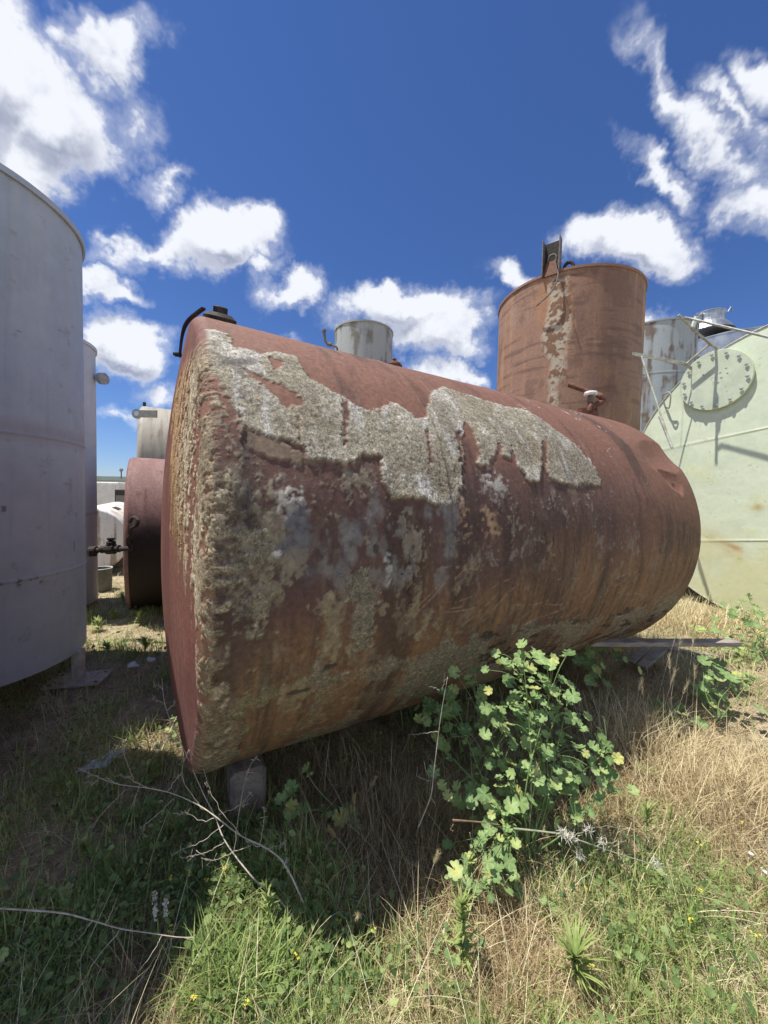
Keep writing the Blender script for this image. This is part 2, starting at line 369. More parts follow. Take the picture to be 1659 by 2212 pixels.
# ------------------------------------------------------------------ the big rusty tank
main = empty('horizontal_tank', (TP[0], TP[1], 0), 'big rusty red horizontal tank with peeling grey crust lying on its side in the middle', 'tank')
def PU(pts): return np.array([on_tank(x, y) for x, y in pts])
sg = [0.]
while sg[-1] < TL: sg.append(sg[-1]+.0052+.0022*sg[-1])
sg = np.array(sg); sg *= TL/sg[-1]
arc = np.concatenate([np.linspace(-pi*TR*.98, -1.75, 40)[:-1], np.linspace(-1.75, 2.0, 640), np.linspace(2.0, pi*TR*.98, 40)[1:]])
U, Vv = np.meshgrid(sg, arc)
n_f = fb2(U, Vv, 9, 9, 6, .6, 1.); n_m = fb2(U, Vv, 3, 3, 5, .55, 4.); n_h = fb2(U, Vv, 45, 45, 4, .6, 7.); n_v = fb2(U, Vv, 26, 3.0, 5, .6, 2.)
n_v2 = fb2(U, Vv, 9, 1.4, 5, .6, 33.); n_hh = fb2(U, Vv, 110, 110, 2, .6, 17.)
def region(pts, rag=.05, soft=.012, nf=None):
    d = sdist(U, Vv, PU(pts))+((n_f if nf is None else nf)-.5)*rag*1.5+(n_h-.5)*rag*1.3+(n_hh-.5)*rag*.5
    return sst(d, -soft, soft), d
PRIM = C3(.185, .092, .064); PRIM2 = C3(.092, .056, .050); ORAN = C3(.195, .115, .062); CRUST = C3(.295, .265, .195); CRL = C3(.50, .47, .40)
STEEL = C3(.125, .125, .135); BLK = C3(.030, .026, .024)
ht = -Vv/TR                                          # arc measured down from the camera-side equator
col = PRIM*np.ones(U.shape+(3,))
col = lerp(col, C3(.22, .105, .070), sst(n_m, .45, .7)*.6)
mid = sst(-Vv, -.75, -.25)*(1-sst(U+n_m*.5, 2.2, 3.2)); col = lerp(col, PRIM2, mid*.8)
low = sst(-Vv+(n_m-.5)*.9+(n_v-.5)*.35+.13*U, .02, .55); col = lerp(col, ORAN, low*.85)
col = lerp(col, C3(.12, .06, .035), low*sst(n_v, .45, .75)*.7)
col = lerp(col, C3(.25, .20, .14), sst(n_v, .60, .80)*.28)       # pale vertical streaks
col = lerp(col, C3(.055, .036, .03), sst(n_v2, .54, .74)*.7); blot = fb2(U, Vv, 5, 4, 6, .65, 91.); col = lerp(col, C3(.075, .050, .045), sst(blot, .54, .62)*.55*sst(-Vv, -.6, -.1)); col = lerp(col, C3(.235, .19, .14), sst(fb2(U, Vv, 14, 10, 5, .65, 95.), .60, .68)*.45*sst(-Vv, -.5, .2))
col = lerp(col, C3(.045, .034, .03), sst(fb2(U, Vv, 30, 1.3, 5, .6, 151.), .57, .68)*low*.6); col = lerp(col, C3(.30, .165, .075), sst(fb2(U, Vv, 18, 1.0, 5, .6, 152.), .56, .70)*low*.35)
height = np.zeros(U.shape)
# upper sheet of grey-tan coating
up, dU = region([(446, 712), (470, 716), (500, 726), (545, 742), (560, 770), (600, 765), (640, 773), (655, 800), (670, 820), (700, 835), (740, 860), (770, 880), (800, 885), (825, 880), (850, 872), (875, 885), (900, 905), (915, 905), (925, 870), (935, 842), (960, 835), (1000, 850), (1060, 868), (1100, 880), (1130, 885), (1160, 900), (1200, 930), (1240, 960), (1275, 1000), (1302, 1040), (1296, 1052), (1270, 1044), (1240, 1050), (1215, 1046), (1190, 1040), (1176, 1010), (1172, 965), (1165, 1040), (1140, 1038), (1120, 1010), (1095, 990), (1070, 985), (1052, 1005), (1030, 1005), (1035, 980), (1020, 930), (1005, 915), (995, 945), (1002, 980), (1000, 1020), (985, 1082), (960, 1085), (940, 1085), (900, 1080), (870, 1078), (845, 1082), (830, 1040), (820, 990), (780, 985), (740, 1003), (700, 995), (665, 993), (650, 970), (620, 955), (560, 940), (530, 932), (520, 950), (515, 930), (510, 900), (495, 870), (478, 845), (462, 815), (455, 780)], .030, .006)
isl = [region(p, .03, .006)[0] for p in ([(528, 800), (560, 812), (640, 850), (655, 872), (620, 880), (600, 858), (560, 832)], [(585, 775), (610, 782), (612, 800), (592, 800)], [(498, 722), (545, 738), (560, 762), (500, 752)],
        [(985, 935), (993, 935), (1000, 1000), (990, 1000)], [(918, 930), (925, 930), (935, 1000), (928, 1000)], [(1172, 955), (1182, 960), (1178, 1030), (1168, 1030)], [(640, 900), (646, 900), (652, 990), (646, 990)], [(1105, 965), (1112, 985), (1118, 1030), (1100, 1000)], [(1075, 955), (1080, 960), (1082, 1000), (1070, 1000)], [(745, 870), (750, 870), (748, 960), (742, 960)])]
for k in isl: up = up*(1-k)
n_up = fb2(U, Vv, 5, 5, 5, .6, 51.)
ccol = CRUST*np.ones(U.shape+(3,)); ccol = lerp(ccol, C3(.22, .185, .13), sst(n_up, .42, .68)*.8); ccol = lerp(ccol, CRL, sst(n_f, .58, .80)*.75)
ccol = lerp(ccol, C3(.10, .085, .065), sst(n_h, .60, .82)*.65); ccol = lerp(ccol, CRL, (1-sst(abs(dU), .004, .035))*.45*sst(n_f, .4, .6))
ccol = lerp(ccol, C3(.20, .175, .145), sst(fb2(U, Vv, 2.4, 1.6, 4, .6, 161.), .52, .66)*.55); ccol = lerp(ccol, C3(.47, .46, .43), sst(fb2(U, Vv, 13, 3, 5, .65, 162.), .58, .70)*.6)
ccr = np.abs(fb2(U, Vv, 6, 5, 4, .55, 163.)-.5); ccol = lerp(ccol, C3(.055, .045, .04), (1-sst(ccr, .0, .006))*.75*sst(n_m, .42, .55)); up_cr = (1-sst(ccr, .0, .008))
ccol = lerp(ccol, C3(.56, .54, .48), region([(446, 735), (545, 742), (560, 800), (520, 800), (470, 775)], .08, .03)[0]*.6)
ccol = lerp(ccol, C3(.58, .56, .52), region([(905, 1025), (930, 1040), (945, 1075), (915, 1078), (900, 1060)], .03, .02)[0]*.8)
ccol = lerp(ccol, C3(.10, .095, .09), region([(468, 768), (560, 778), (555, 790), (475, 793)], .02, .01)[0]*.75)
col = up[..., None]*ccol+(1-up[..., None])*col
height += up*(1-sst(dU, .0, .07))*(1-sst(Vv, .35, .7))*.008*sst(n_m, .40, .55)
height -= up*up_cr*.002
height += up*(.0045+.002*(n_f-.5)*2+.003*(n_hh-.5)*2)
# thin second sheet hanging under it
fl, _ = region([(530, 930), (575, 935), (620, 960), (655, 975), (660, 990), (640, 1000), (590, 995), (540, 975)], .03, .006); fl = fl*(1-up)
col = lerp(col, C3(.20, .15, .105), fl*.9); height += fl*.005
# flaky grey-tan remnants of the coating, sharp edged, over the left and middle
fk_ = fb2(U, Vv, 8, 6, 7, .68, 131.); fk2 = fb2(U, Vv, 22, 12, 5, .7, 132.)
for zp, thr, cc_ in (([(480, 960), (700, 990), (1000, 1080), (1010, 1280), (900, 1330), (480, 1330)], .555, C3(.22, .19, .14)), ([(480, 1100), (620, 1120), (600, 1260), (480, 1280)], .50, C3(.24, .21, .145)),
                     ([(900, 1060), (1400, 1050), (1420, 1250), (900, 1330)], .60, C3(.21, .165, .13)), ([(700, 1230), (1450, 1230), (1450, 1330), (1000, 1460), (650, 1500)], .565, C3(.115, .08, .055)),
                     ([(500, 1250), (1000, 1250), (900, 1500), (500, 1560)], .57, C3(.23, .19, .12))):
    g_, _ = region(zp, .12, .08); z_ = sst(fk_*.6+fk2*.4, thr, thr+.02)*g_*(1-up); col = lerp(col, cc_*np.ones(3)*1., z_*.85); col = lerp(col, cc_*1.5, z_*sst(n_h, .55, .7)*.5); height += z_*.0018
# scattered scabs: light bits and crust rash
def rash(pts, thr, colr, amt=.9, h=.007, rag=.08, nz=None):
    g, _ = region(pts, rag, .05); z = sst((n_h*.55+n_f*.45) if nz is None else nz, thr, thr+.05)*g
    global col, height
    col = lerp(col, colr, z*amt); height += z*h*.2; return z
rash([(480, 985), (620, 1000), (800, 1030), (900, 1100), (880, 1150), (700, 1140), (640, 1090), (520, 1120), (482, 1180)], .56, C3(.24, .20, .14))
rash([(620, 1050), (650, 1055), (645, 1110), (625, 1100)], .50, C3(.50, .48, .42))
rash([(820, 1080), (1000, 1090), (1300, 1060), (1330, 1160), (1000, 1230), (820, 1240)], .62, C3(.27, .24, .19), .8, .003)
rash([(990, 1100), (1060, 1110), (1070, 1150), (1010, 1150)], .52, C3(.42, .27, .16), .8, .004)
rash([(1040, 1020), (1090, 1030), (1080, 1060), (1050, 1050)], .5, C3(.4, .38, .34))
rash([(1240, 900), (1330, 930), (1380, 1000), (1340, 1060), (1290, 1060), (1200, 930)], .68, C3(.52, .49, .45), .9, .006)
rash([(650, 735), (900, 800), (880, 830), (660, 770)], .60, C3(.22, .15, .12), .7, .006)
rash([(1100, 845), (1300, 905), (1330, 960), (1240, 920), (1100, 870)], .66, C3(.50, .46, .42), .9, .006)
# lower speckled cement-like coating
zones = [[(478, 1120), (560, 1135), (600, 1170), (615, 1200), (600, 1235), (520, 1265), (486, 1310), (482, 1200)],
         [(500, 1250), (520, 1250), (515, 1300), (560, 1290), (575, 1265), (590, 1280), (580, 1330), (530, 1340), (500, 1340)],
         [(470, 1360), (500, 1355), (560, 1350), (600, 1345), (620, 1390), (640, 1420), (700, 1430), (720, 1460), (800, 1440), (900, 1420), (960, 1380), (1000, 1400), (960, 1470), (900, 1520), (700, 1590), (440, 1700), (430, 1600)],
         [(740, 1250), (790, 1230), (805, 1255), (815, 1290), (800, 1340), (790, 1400), (765, 1400), (760, 1380), (690, 1385), (700, 1370), (750, 1370), (765, 1310)],
         [(1020, 1370), (1060, 1350), (1110, 1345), (1200, 1350), (1330, 1330), (1440, 1290), (1500, 1240), (1500, 1320), (1400, 1380), (1200, 1440), (1000, 1500), (990, 1420)],
         [(505, 1240), (580, 1250), (572, 1256), (508, 1252)]]
lowm = np.zeros(U.shape)
for zp in zones: lowm = np.maximum(lowm, region(zp, .07, .010)[0])
bark = fb2(U, Vv, 7, 7, 5, .6, 71.)
lowm = lowm*(1-.95*sst(bark, .55, .60)*sst(-Vv, .4, .9))*(1-.9*sst(fb2(U, Vv, 4, 3, 6, .65, 181.), .54, .57))
lc = C3(.185, .165, .120)*np.ones(U.shape+(3,)); lc = lerp(lc, C3(.42, .39, .29), sst(n_hh, .62, .85)*.6); lc = lerp(lc, C3(.09, .075, .05), sst(n_hh, .2, .42)*0+sst(1-n_h, .56, .8)*.6)
lc = lerp(lc, C3(.20, .17, .06), region([(500, 1480), (620, 1470), (640, 1540), (520, 1570)], .15, .1)[0]*.55)
lc = lerp(lc, C3(.26, .13, .05), region([(640, 1560), (780, 1440), (800, 1480), (700, 1590)], .15, .08)[0]*.55)
col = (lowm*.92)[..., None]*lc+(1-.92*lowm)[..., None]*col; height += lowm*(.002+.0015*(n_h-.4)+.002*(n_hh-.4))
# bare steel and dark bruises
for zp, a in (([(640, 1095), (655, 1100), (680, 1140), (710, 1180), (700, 1195), (630, 1198), (590, 1195), (600, 1175), (630, 1150)], .85), ([(960, 1100), (985, 1100), (985, 1200), (965, 1260), (955, 1200)], .55),
              ([(640, 1220), (690, 1215), (700, 1250), (660, 1260)], .5), ([(780, 1090), (800, 1100), (790, 1150), (740, 1240), (730, 1200)], .45), ([(1100, 1330), (1130, 1300), (1140, 1340)], .2)):
    g = region(zp, .07, .03)[0]; col = lerp(col, STEEL, g*a*(.7+.6*n_f))
for k in range(46):
    a0, b0 = RNG.uniform(700, 1000), RNG.uniform(1090, 1250); u0, v0 = on_tank(a0, b0); r = RNG.uniform(.015, .05)
    g = sst(1-np.hypot((U-u0)/r, (Vv-v0)/(r*1.8))+(n_f-.5)*2.2, .2, .6); col = lerp(col, C3(.20, .19, .18), g*.55)
crk = region([(868, 1190), (905, 1190), (915, 1260), (900, 1320), (875, 1310), (860, 1250)], .06, .04)[0]*sst(np.abs(fb2(U, Vv, 42, 11, 3, .5, 3.)-.5)*-1+.5, .46, .49)
col = lerp(col, BLK, crk*.95); height -= crk*.006
crk2 = region([(1060, 1350), (1200, 1350), (1450, 1290), (1440, 1330), (1200, 1440), (1060, 1470), (1020, 1420)], .1, .04)[0]*sst(fb2(U, Vv, 11, 26, 4, .6, 23.), .60, .66)
col = lerp(col, BLK, crk2*.9); height -= crk2*.006
for (x, y, w_, h_) in ((640, 1495, .08, .016), (712, 1440, .05, .025), (1240, 1180, .012, .16), (840, 1200, .02, .05), (812, 1185, .02, .03), (1195, 1170, .012, .05), (1060, 1370, .03, .04)):
    u0, v0 = on_tank(x, y); g = sst(1-np.hypot((U-u0)/w_, (Vv-v0)/h_)+(n_f-.5)*1.6, .25, .4); col = lerp(col, C3(.05, .04, .03), g*.85); height -= g*.003
u0, v0 = on_tank(838, 1225); g = sst(1-np.hypot((U-u0)/.035, (Vv-v0)/.09)+(n_f-.5)*1.6, .25, .4); col = lerp(col, C3(.42, .42, .40), g*.8*sst(n_h, .4, .6)); height += g*.006
u0, v0 = on_tank(598, 1196); g = sst(1-np.hypot((U-u0)/.025, (Vv-v0)/.015), .1, .5); col = lerp(col, C3(.5, .5, .5), g*.8)
# girth welds
for xs in (1240, 975):
    u0 = on_tank(xs, 1150)[0]; wl = np.exp(-((U-u0)/.007)**2); height += wl*.004; col = lerp(col, C3(.08, .05, .04), np.exp(-((U-u0-.01)/.007)**2)*.55*sst(n_f, .3, .6))
# scratches
for k in range(26):
    u0, v0 = on_tank(RNG.uniform(900, 1440), RNG.uniform(1230, 1340)); L_ = RNG.uniform(.05, .22); an = RNG.uniform(-.5, .5)+.25
    du = (U-u0)*cos(an)+(Vv-v0)*sin(an); dv = -(U-u0)*sin(an)+(Vv-v0)*cos(an)+.02*np.sin(du*9+k)
    col = lerp(col, C3(.40, .27, .17), np.exp(-(dv/.004)**2)*(1-sst(abs(du), L_*.8, L_))*.55*sst(n_h, .4, .55))
# heavy crust along the near rim
rimc = sst(.034-U+(n_f-.5)*.07+.05*sst(-Vv, .3, .8), -.005, .012)*(1-sst(Vv+(n_f-.5)*.6, .95, 1.15)); rimc *= sst(n_h*.5+n_f*.5, .45, .53)
col = lerp(col, lerp(C3(.17, .135, .09)*np.ones(U.shape+(3,)), C3(.40, .35, .25), sst(n_h, .52, .75)), rimc*.9); height += rimc*(.0012+.0022*(n_hh-.4))
c_d = sst(.17-U+(n_f-.5)*.15, .0, .05)*sst(n_h, .60, .66)*(1-sst(abs(Vv-.35), .35, .6)); col = lerp(col, C3(.27, .23, .16), c_d*.8); height += c_d*.0012
dk = np.exp(-((U-.075)/.028)**2)*(1-sst(abs(Vv-.3), .4, .7))*sst(n_f, .35, .55); col = lerp(col, C3(.06, .05, .045), dk*.75)
height += (n_m-.5)*.012+(n_h-.5)*.0010*(1-up)
# shallow buckles near the far end
def dents(u, v):
    h = np.zeros(u.shape)
    for (x, y, a, b, dp) in ((1350, 960, .2, .12, .012), (1400, 1070, .12, .07, .008)):
        u0, v0 = on_tank(x, y); h += dp*np.exp(-((u-u0)/a)**2-((v-v0)/b)**2)
    g = np.zeros(u.shape)
    for (x, y, a, b, dp, rt_) in ((1425, 985, .36, .19, .045, .25), (1448, 1030, .19, .12, .044, -.6), (1480, 1015, .10, .17, .042, .3), (1466, 1050, .05, .09, .044, .1)):
        u0, v0 = on_tank(x, y); du = (u-u0)*cos(rt_)+(v-v0)*sin(rt_); dv = -(u-u0)*sin(rt_)+(v-v0)*cos(rt_)
        g = np.maximum(g, dp*np.clip(1-(du/a)**2-(dv/b)**2, 0, 1)**1.15)       # sharp folds where the buckles meet
    h -= g
    return h
height += dents(U, Vv)
Rg = TR+height; th = Vv/TR
Vt = TP+U[..., None]*TAX+(Rg*np.cos(th))[..., None]*TH+(Rg*np.sin(th))[..., None]*TV
grit = np.clip(np.maximum(up, np.maximum(lowm*.75, rimc)), 0, 1)+.12
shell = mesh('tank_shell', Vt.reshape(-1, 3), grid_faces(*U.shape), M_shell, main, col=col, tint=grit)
seam_lo = mesh('bottom_plate', [pt(s_, a_) for s_ in (0, TL) for a_ in np.linspace(pi*TR*.975, 2*pi*TR-pi*TR*.975, 5)], [(0, 1, 6, 5), (1, 2, 7, 6), (2, 3, 8, 7), (3, 4, 9, 8)], simple('rusty_bottom_plate', (.10, .05, .03), (.14, .07, .045)), main)
# near head: dished plate with a rounded knuckle
def head(name, s0, sgn, dish, kr, nr, na0, paint, dent=None):
    a = np.concatenate([np.linspace(-pi, -1.6, 30)[:-1], np.linspace(-1.6, 1.9, na0), np.linspace(1.9, pi, 30)[1:-1]])
    # profile: radius r and height h outward
    kp = np.linspace(0, pi/2*.93, 26); rk = TR-kr+kr*np.cos(kp); hk = kr*np.sin(kp)
    r1 = rk[-1]; rr = np.linspace(r1, .0, nr)[1:]; hh = hk[-1]+(dish-hk[-1])*(1-(rr/r1)**2)
    r_ = np.concatenate([rk, rr]); h_ = np.concatenate([hk, hh]); A, Rr = np.meshgrid(a, r_); Hh = np.repeat(h_[:, None], len(a), 1)
    xh, xv = Rr*np.cos(A), Rr*np.sin(A); c, dz, gt_ = paint(xh, xv, A, Rr)
    j0 = 0 if s0 == 0 else -1; hb_ = np.interp(A[0]*TR, arc, height[:, j0]); cb_ = np.stack([np.interp(A[0]*TR, arc, col[:, j0, k]) for k in range(3)], -1)
    wj = (1-sst(np.arange(len(r_)), 0, 10 if s0 == 0 else 12))[:, None]; jn = sst(vnoise(np.stack([A*40, Rr*60, 0*A], -1)), .3, .7)*(wj*(1-wj)*2); wc = np.clip(wj+jn-.0, 0, 1)
    c = c*(1-wc[..., None])+cb_[None]*wc[..., None]; dz = dz*(1-wj)+hb_[None]*wj
    Hh2 = Hh+dz*(1-wj)*(1-sst(Rr, TR-kr*.6, TR)); R2 = Rr+dz*np.maximum(wj, sst(Rr, TR-kr, TR))
    xh, xv = R2*np.cos(A), R2*np.sin(A)
    V = TP+TAX*s0+(sgn*Hh2)[..., None]*TAX+xh[..., None]*TH+xv[..., None]*TV
    f = grid_faces(*A.shape, wrap=True); return mesh(name, V.reshape(-1, 3), f, M_shell, main, col=c, tint=gt_)
def paint_near(xh, xv, A, Rr):
    Z = np.zeros_like(xh); nf = fb2(xh, xv, 12, 9, 5, .6, 61.); nh = fb2(xh, xv, 60, 34, 4, .65, 62.); nv = fb2(xh, xv, 26, 1.2, 5, .6, 63.); nm = fb2(xh, xv, 2, 1.2, 4, .5, 64.)
    c = C3(.20, .085, .065)*np.ones(xh.shape+(3,)); c = lerp(c, C3(.28, .15, .12), sst(nv, .45, .75)*.55); c = lerp(c, C3(.13, .045, .042), sst(nm, .45, .65)*.6)
    c = lerp(c, C3(.33, .20, .16), sst(-xv, .2, 1.)*sst(xh, .5, 1.1)*.5*sst(nv, .3, .6))
    lowf = sst(xv, -.75, -.1)*(1-sst(xv, .95, 1.15))
    edge_ = .85-.80*np.minimum(xv, .62); top_ = 1-sst(xv, .72, .92)
    m1 = sst(xh-edge_+(nv-.5)*.75, .0, .10)*lowf*top_*sst(xv, -.45+.25*(xh < .98), -.05)
    dn_ = sst(xh-1.07+(nf-.5)*.14+(nv-.5)*.2, -.02, .03)*(1-sst(xv, .78, .95))
    st = np.maximum(m1*sst(nv*.6+nh*.4, .465, .50), dn_*sst(nh*.6+nf*.4, .43, .50))
    cr = lerp(C3(.36, .30, .20)*np.ones(xh.shape+(3,)), C3(.55, .48, .35), sst(nh, .5, .7)); cr = lerp(cr, C3(.42, .23, .10), (1-sst(xh, .62, .92))*.7)
    c = lerp(c, C3(.24, .17, .10), np.maximum(m1*.25, dn_*.6)); cr = lerp(cr, C3(.20, .155, .10), sst(Rr, 1.09, 1.17)*sst(nf, .3, .55)*.8); c = lerp(c, cr, st*.95)
    orange = sst(xh-edge_, -.2, .0)*(1-sst(xh-edge_, .05, .3))*sst(xv, -.2, .2)*(1-sst(xv, .3, .6)); c = lerp(c, C3(.25, .15, .05), orange*.4)
    dz = (nm-.5)*.008+st*(.003+.005*(nh-.35))
    rim = sst(Rr, TR-.06, TR-.01)*sst(nf*.5+nh*.5, .44, .50)*(1-sst(xv, .75, .95)); c = lerp(c, C3(.25, .20, .13), rim*.7); dz = dz+rim*.005*nh
    return c, dz, np.clip(st+.6*rim, 0, 1)+.1
head('near_head', 0, -1, .17, .055, 230, 900, paint_near)
def paint_far(xh, xv, A, Rr):
    nf = fb2(xh, xv, 10, 10, 5, .6, 71.); nv = fb2(xh, xv, 16, 2, 5, .6, 73.); u = TL+(TR-Rr)*.9; v = A*TR
    c = PRIM*np.ones(xh.shape+(3,))*1.05; c = lerp(c, ORAN, sst(-xv+(nf-.5)*.5, .0, .6)*.75); c = lerp(c, C3(.10, .05, .04), sst(nf, .55, .75)*.4)
    c = lerp(c, C3(.22, .18, .12), sst(-xv+(nf-.5)*.6, .55, .8)*.7); return c, dents(u, v)*.9+(nf-.5)*.006, np.zeros_like(nf)+.1
head('far_head', TL, 1, .42, .26, 40, 220, paint_far)
# hooked bracket over the near rim
def tank_pt(x, y, off=0.0):
    s_, a_ = on_tank(x, y); return pt(s_, a_, TR+off)
def sil(x, over=0.02, extra=0.):
    """place along the tank's skyline at image column x"""
    best = None
    for s_ in np.linspace(-.1, TL+.1, 260):
        P = np.array([pt(s_, a_) for a_ in np.linspace(.6, 1.9, 30)]); q = proj(P); i = q[:, 1].argmin()
        d = abs(q[i, 0]-x)
        if best is None or d < best[0]: best = (d, s_, np.linspace(.6, 1.9, 30)[i])
    return best[1], best[2]+extra
s0, a0 = sil(432)
def hp(h, arc_, out_): return TP-TAX*out_+(TR+h)*(cos(arc_/TR)*TH+sin(arc_/TR)*TV)
br = empty('bent_bracket', hp(0, a0, 0), 'dark bent steel strap hooked over the top of the near rim of the big tank', 'bracket')
pth = spline([at(388, 772, 2.12), at(392, 735, 2.10), at(397, 712, 2.06), at(404, 697, 2.02), at(416, 684, 1.98), at(440, 666, 1.92)], 26)
Bx = MB()
tt = np.gradient(pth, axis=0); tt /= np.linalg.norm(tt, axis=1)[:, None]; wd = TV*0+np.array([-.3, .95, 0]); 
Vb = []
for p, tn in zip(pth, tt):
    w_ = wd-tn*(wd@tn); w_ /= np.linalg.norm(w_); nn = np.cross(tn, w_)
    for a, b2 in ((-1, -1), (1, -1), (1, 1), (-1, 1)): Vb.append(p+w_*.011*a+nn*.005*b2)
Bx.add(Vb, [(i*4+j, i*4+(j+1) % 4, i*4+4+(j+1) % 4, i*4+4+j) for i in range(25) for j in range(4)]+[(3, 2, 1, 0), (100, 101, 102, 103)])
Bx.build('strap', M_dark, br)
MB().box(at(384, 766, 2.12), (.04, .03, .014)).build('toe', M_dark, br)
# plug on top
s1, a1 = sil(478, extra=.03); P1 = pt(s1, a1, TR+.005); n1_ = cos(a1/TR)*TH+sin(a1/TR)*TV
bung = empty('filler_plug', P1, 'black round filler plug on top of the big tank near its rim', 'plug')
MB().lathe(P1, n1_, [(-.03, .075), (.0, .078), (.012, .078), (.018, .07), (.030, .055)], 28).build('flange', M_dark, bung)
MB().lathe(P1+n1_*.030, n1_, [(0, .036), (.028, .036), (.032, .03)], 8).build('plug_boss', M_dark, bung)
# fittings at the far end of the top
def fit(x, extra=0.): s_, a_ = sil(x, extra=extra); n_ = cos(a_/TR)*TH+sin(a_/TR)*TV; return pt(s_, a_), n_
Z = np.array([0, 0, 1.])
P2, n2 = fit(1262, .03); P2 = P2+Z*.03; ff = empty('low_bung', P2, 'small rusty round bung beside the pipe fittings on top of the big tank', 'bung')
MB().lathe(P2, Z, [(-.03, .07), (.02, .07), (.022, .045), (.05, .045)], 20).build('bung_flange', M_pipe, ff)
P3, n3 = fit(1277, .02); vt = empty('vent_pipe', P3, 'short upright vent pipe with a white mushroom cap on the big tank', 'vent')
top3 = at(1272, 848, (P3-CAMP)@_f)
P3 = P3+Z*.07; MB().tube([P3-Z*.09, P3+Z*.10], .026, 12).build('riser', M_pipe, vt); MB().lathe(P3+Z*.10, Z, [(0, .03), (.05, .034), (.052, .028), (.08, .028)], 14).build('coupling', M_greypipe, vt)
MB().lathe(P3+Z*.165, Z, [(0, .022), (.0, .062), (.022, .066), (.040, .058), (.048, .03)], 20).build('vent_cap', M_whitecap, vt)
P4, n4 = fit(1298, .02); P4 = P4+Z*.03; el = empty('elbow_pipe', P4, 'rusty elbow pipe rising from the big tank and pointing left behind the white vent cap', 'pipe')
d4 = (P4-CAMP)@_f; tip = at(1228, 831, d4+.15); cor = at(1302, 857, d4)
MB().lathe(P4, Z, [(-.03, .075), (.018, .075), (.02, .05), (.05, .05), (.05, .036), (.08, .036)], 18).build('base_flange', M_pipe, el)
MB().tube(spline([P4, P4+Z*.08, cor-Z*.05, cor+np.array([-.02, .0, 0]), cor+(tip-cor)*.12], 14), .031, 12).build('elbow', M_pipe, el)
MB().tube([cor+(tip-cor)*.08, tip], .026, 12).build('arm_pipe', M_pipe, el)
P5, n5 = fit(1330, .0); P5 = P5+Z*.05; lg = empty('lifting_ring', P5, 'rusty thick lifting ring on the big tank top, right of the pipes', 'ring')
MB().tube([P5+Z*(.03+.065*sin(a))+TAX*.06*cos(a) for a in np.linspace(-.3, pi+.3, 18)], .02, 10).build('ring_bar', M_pipe, lg)
# small label plates on the near head
for (x, y, L_) in ((381, 1143, 'upper'), (350, 997, 'lower')):
    pass

# ------------------------------------------------------------------ upright tanks
def vtank(name, label, c, R, z0, z1, mat, paint, group=None, n=260, m_=220, roof=0., view=None, lip=.02, cat='tank'):
    t_ = empty(name, (c[0], c[1], z0), label, cat, group)
    a = np.linspace(0, 2*pi, n, endpoint=False); z = np.linspace(z0, z1, m_); A, Zz = np.meshgrid(a, z)
    u = A*R; c_, dz = paint(A, Zz, u); r = R+dz
    mesh('shell', np.stack([c[0]+r*np.cos(A), c[1]+r*np.sin(A), Zz], -1).reshape(-1, 3), grid_faces(m_, n, True), mat, t_, col=c_)
    # roof plate with its rim
    rr = np.array([R+.003, R+lip, R+lip, R*.97, R*.5, .001]); zz = np.array([z1-.03, z1-.03, z1+.012, z1+.012+roof*.03, z1+.012+roof*.5, z1+.012+roof])
    A2, K = np.meshgrid(a[::4], np.arange(6)); V = np.stack([c[0]+rr[K]*np.cos(A2), c[1]+rr[K]*np.sin(A2), zz[K]], -1)
    cc = np.ones(A2.shape+(3,))*c_[-1].mean(0); o = mesh('roof', V.reshape(-1, 3), grid_faces(6, len(a[::4]), True), mat, t_, col=cc); smooth_by_angle(o)
    A2, K = np.meshgrid(a[::4], np.arange(2)); rb = np.array([R, .001]); V = np.stack([c[0]+rb[K]*np.cos(A2), c[1]+rb[K]*np.sin(A2), z0+0*K], -1)
    mesh('floor_plate', V.reshape(-1, 3), grid_faces(2, len(a[::4]), True), mat, t_, col=np.ones(A2.shape+(3,))*c_[0].mean(0), smooth=False); return t_
def toward(c): return math.atan2(-c[1], -c[0])       # azimuth of the side that faces the camera
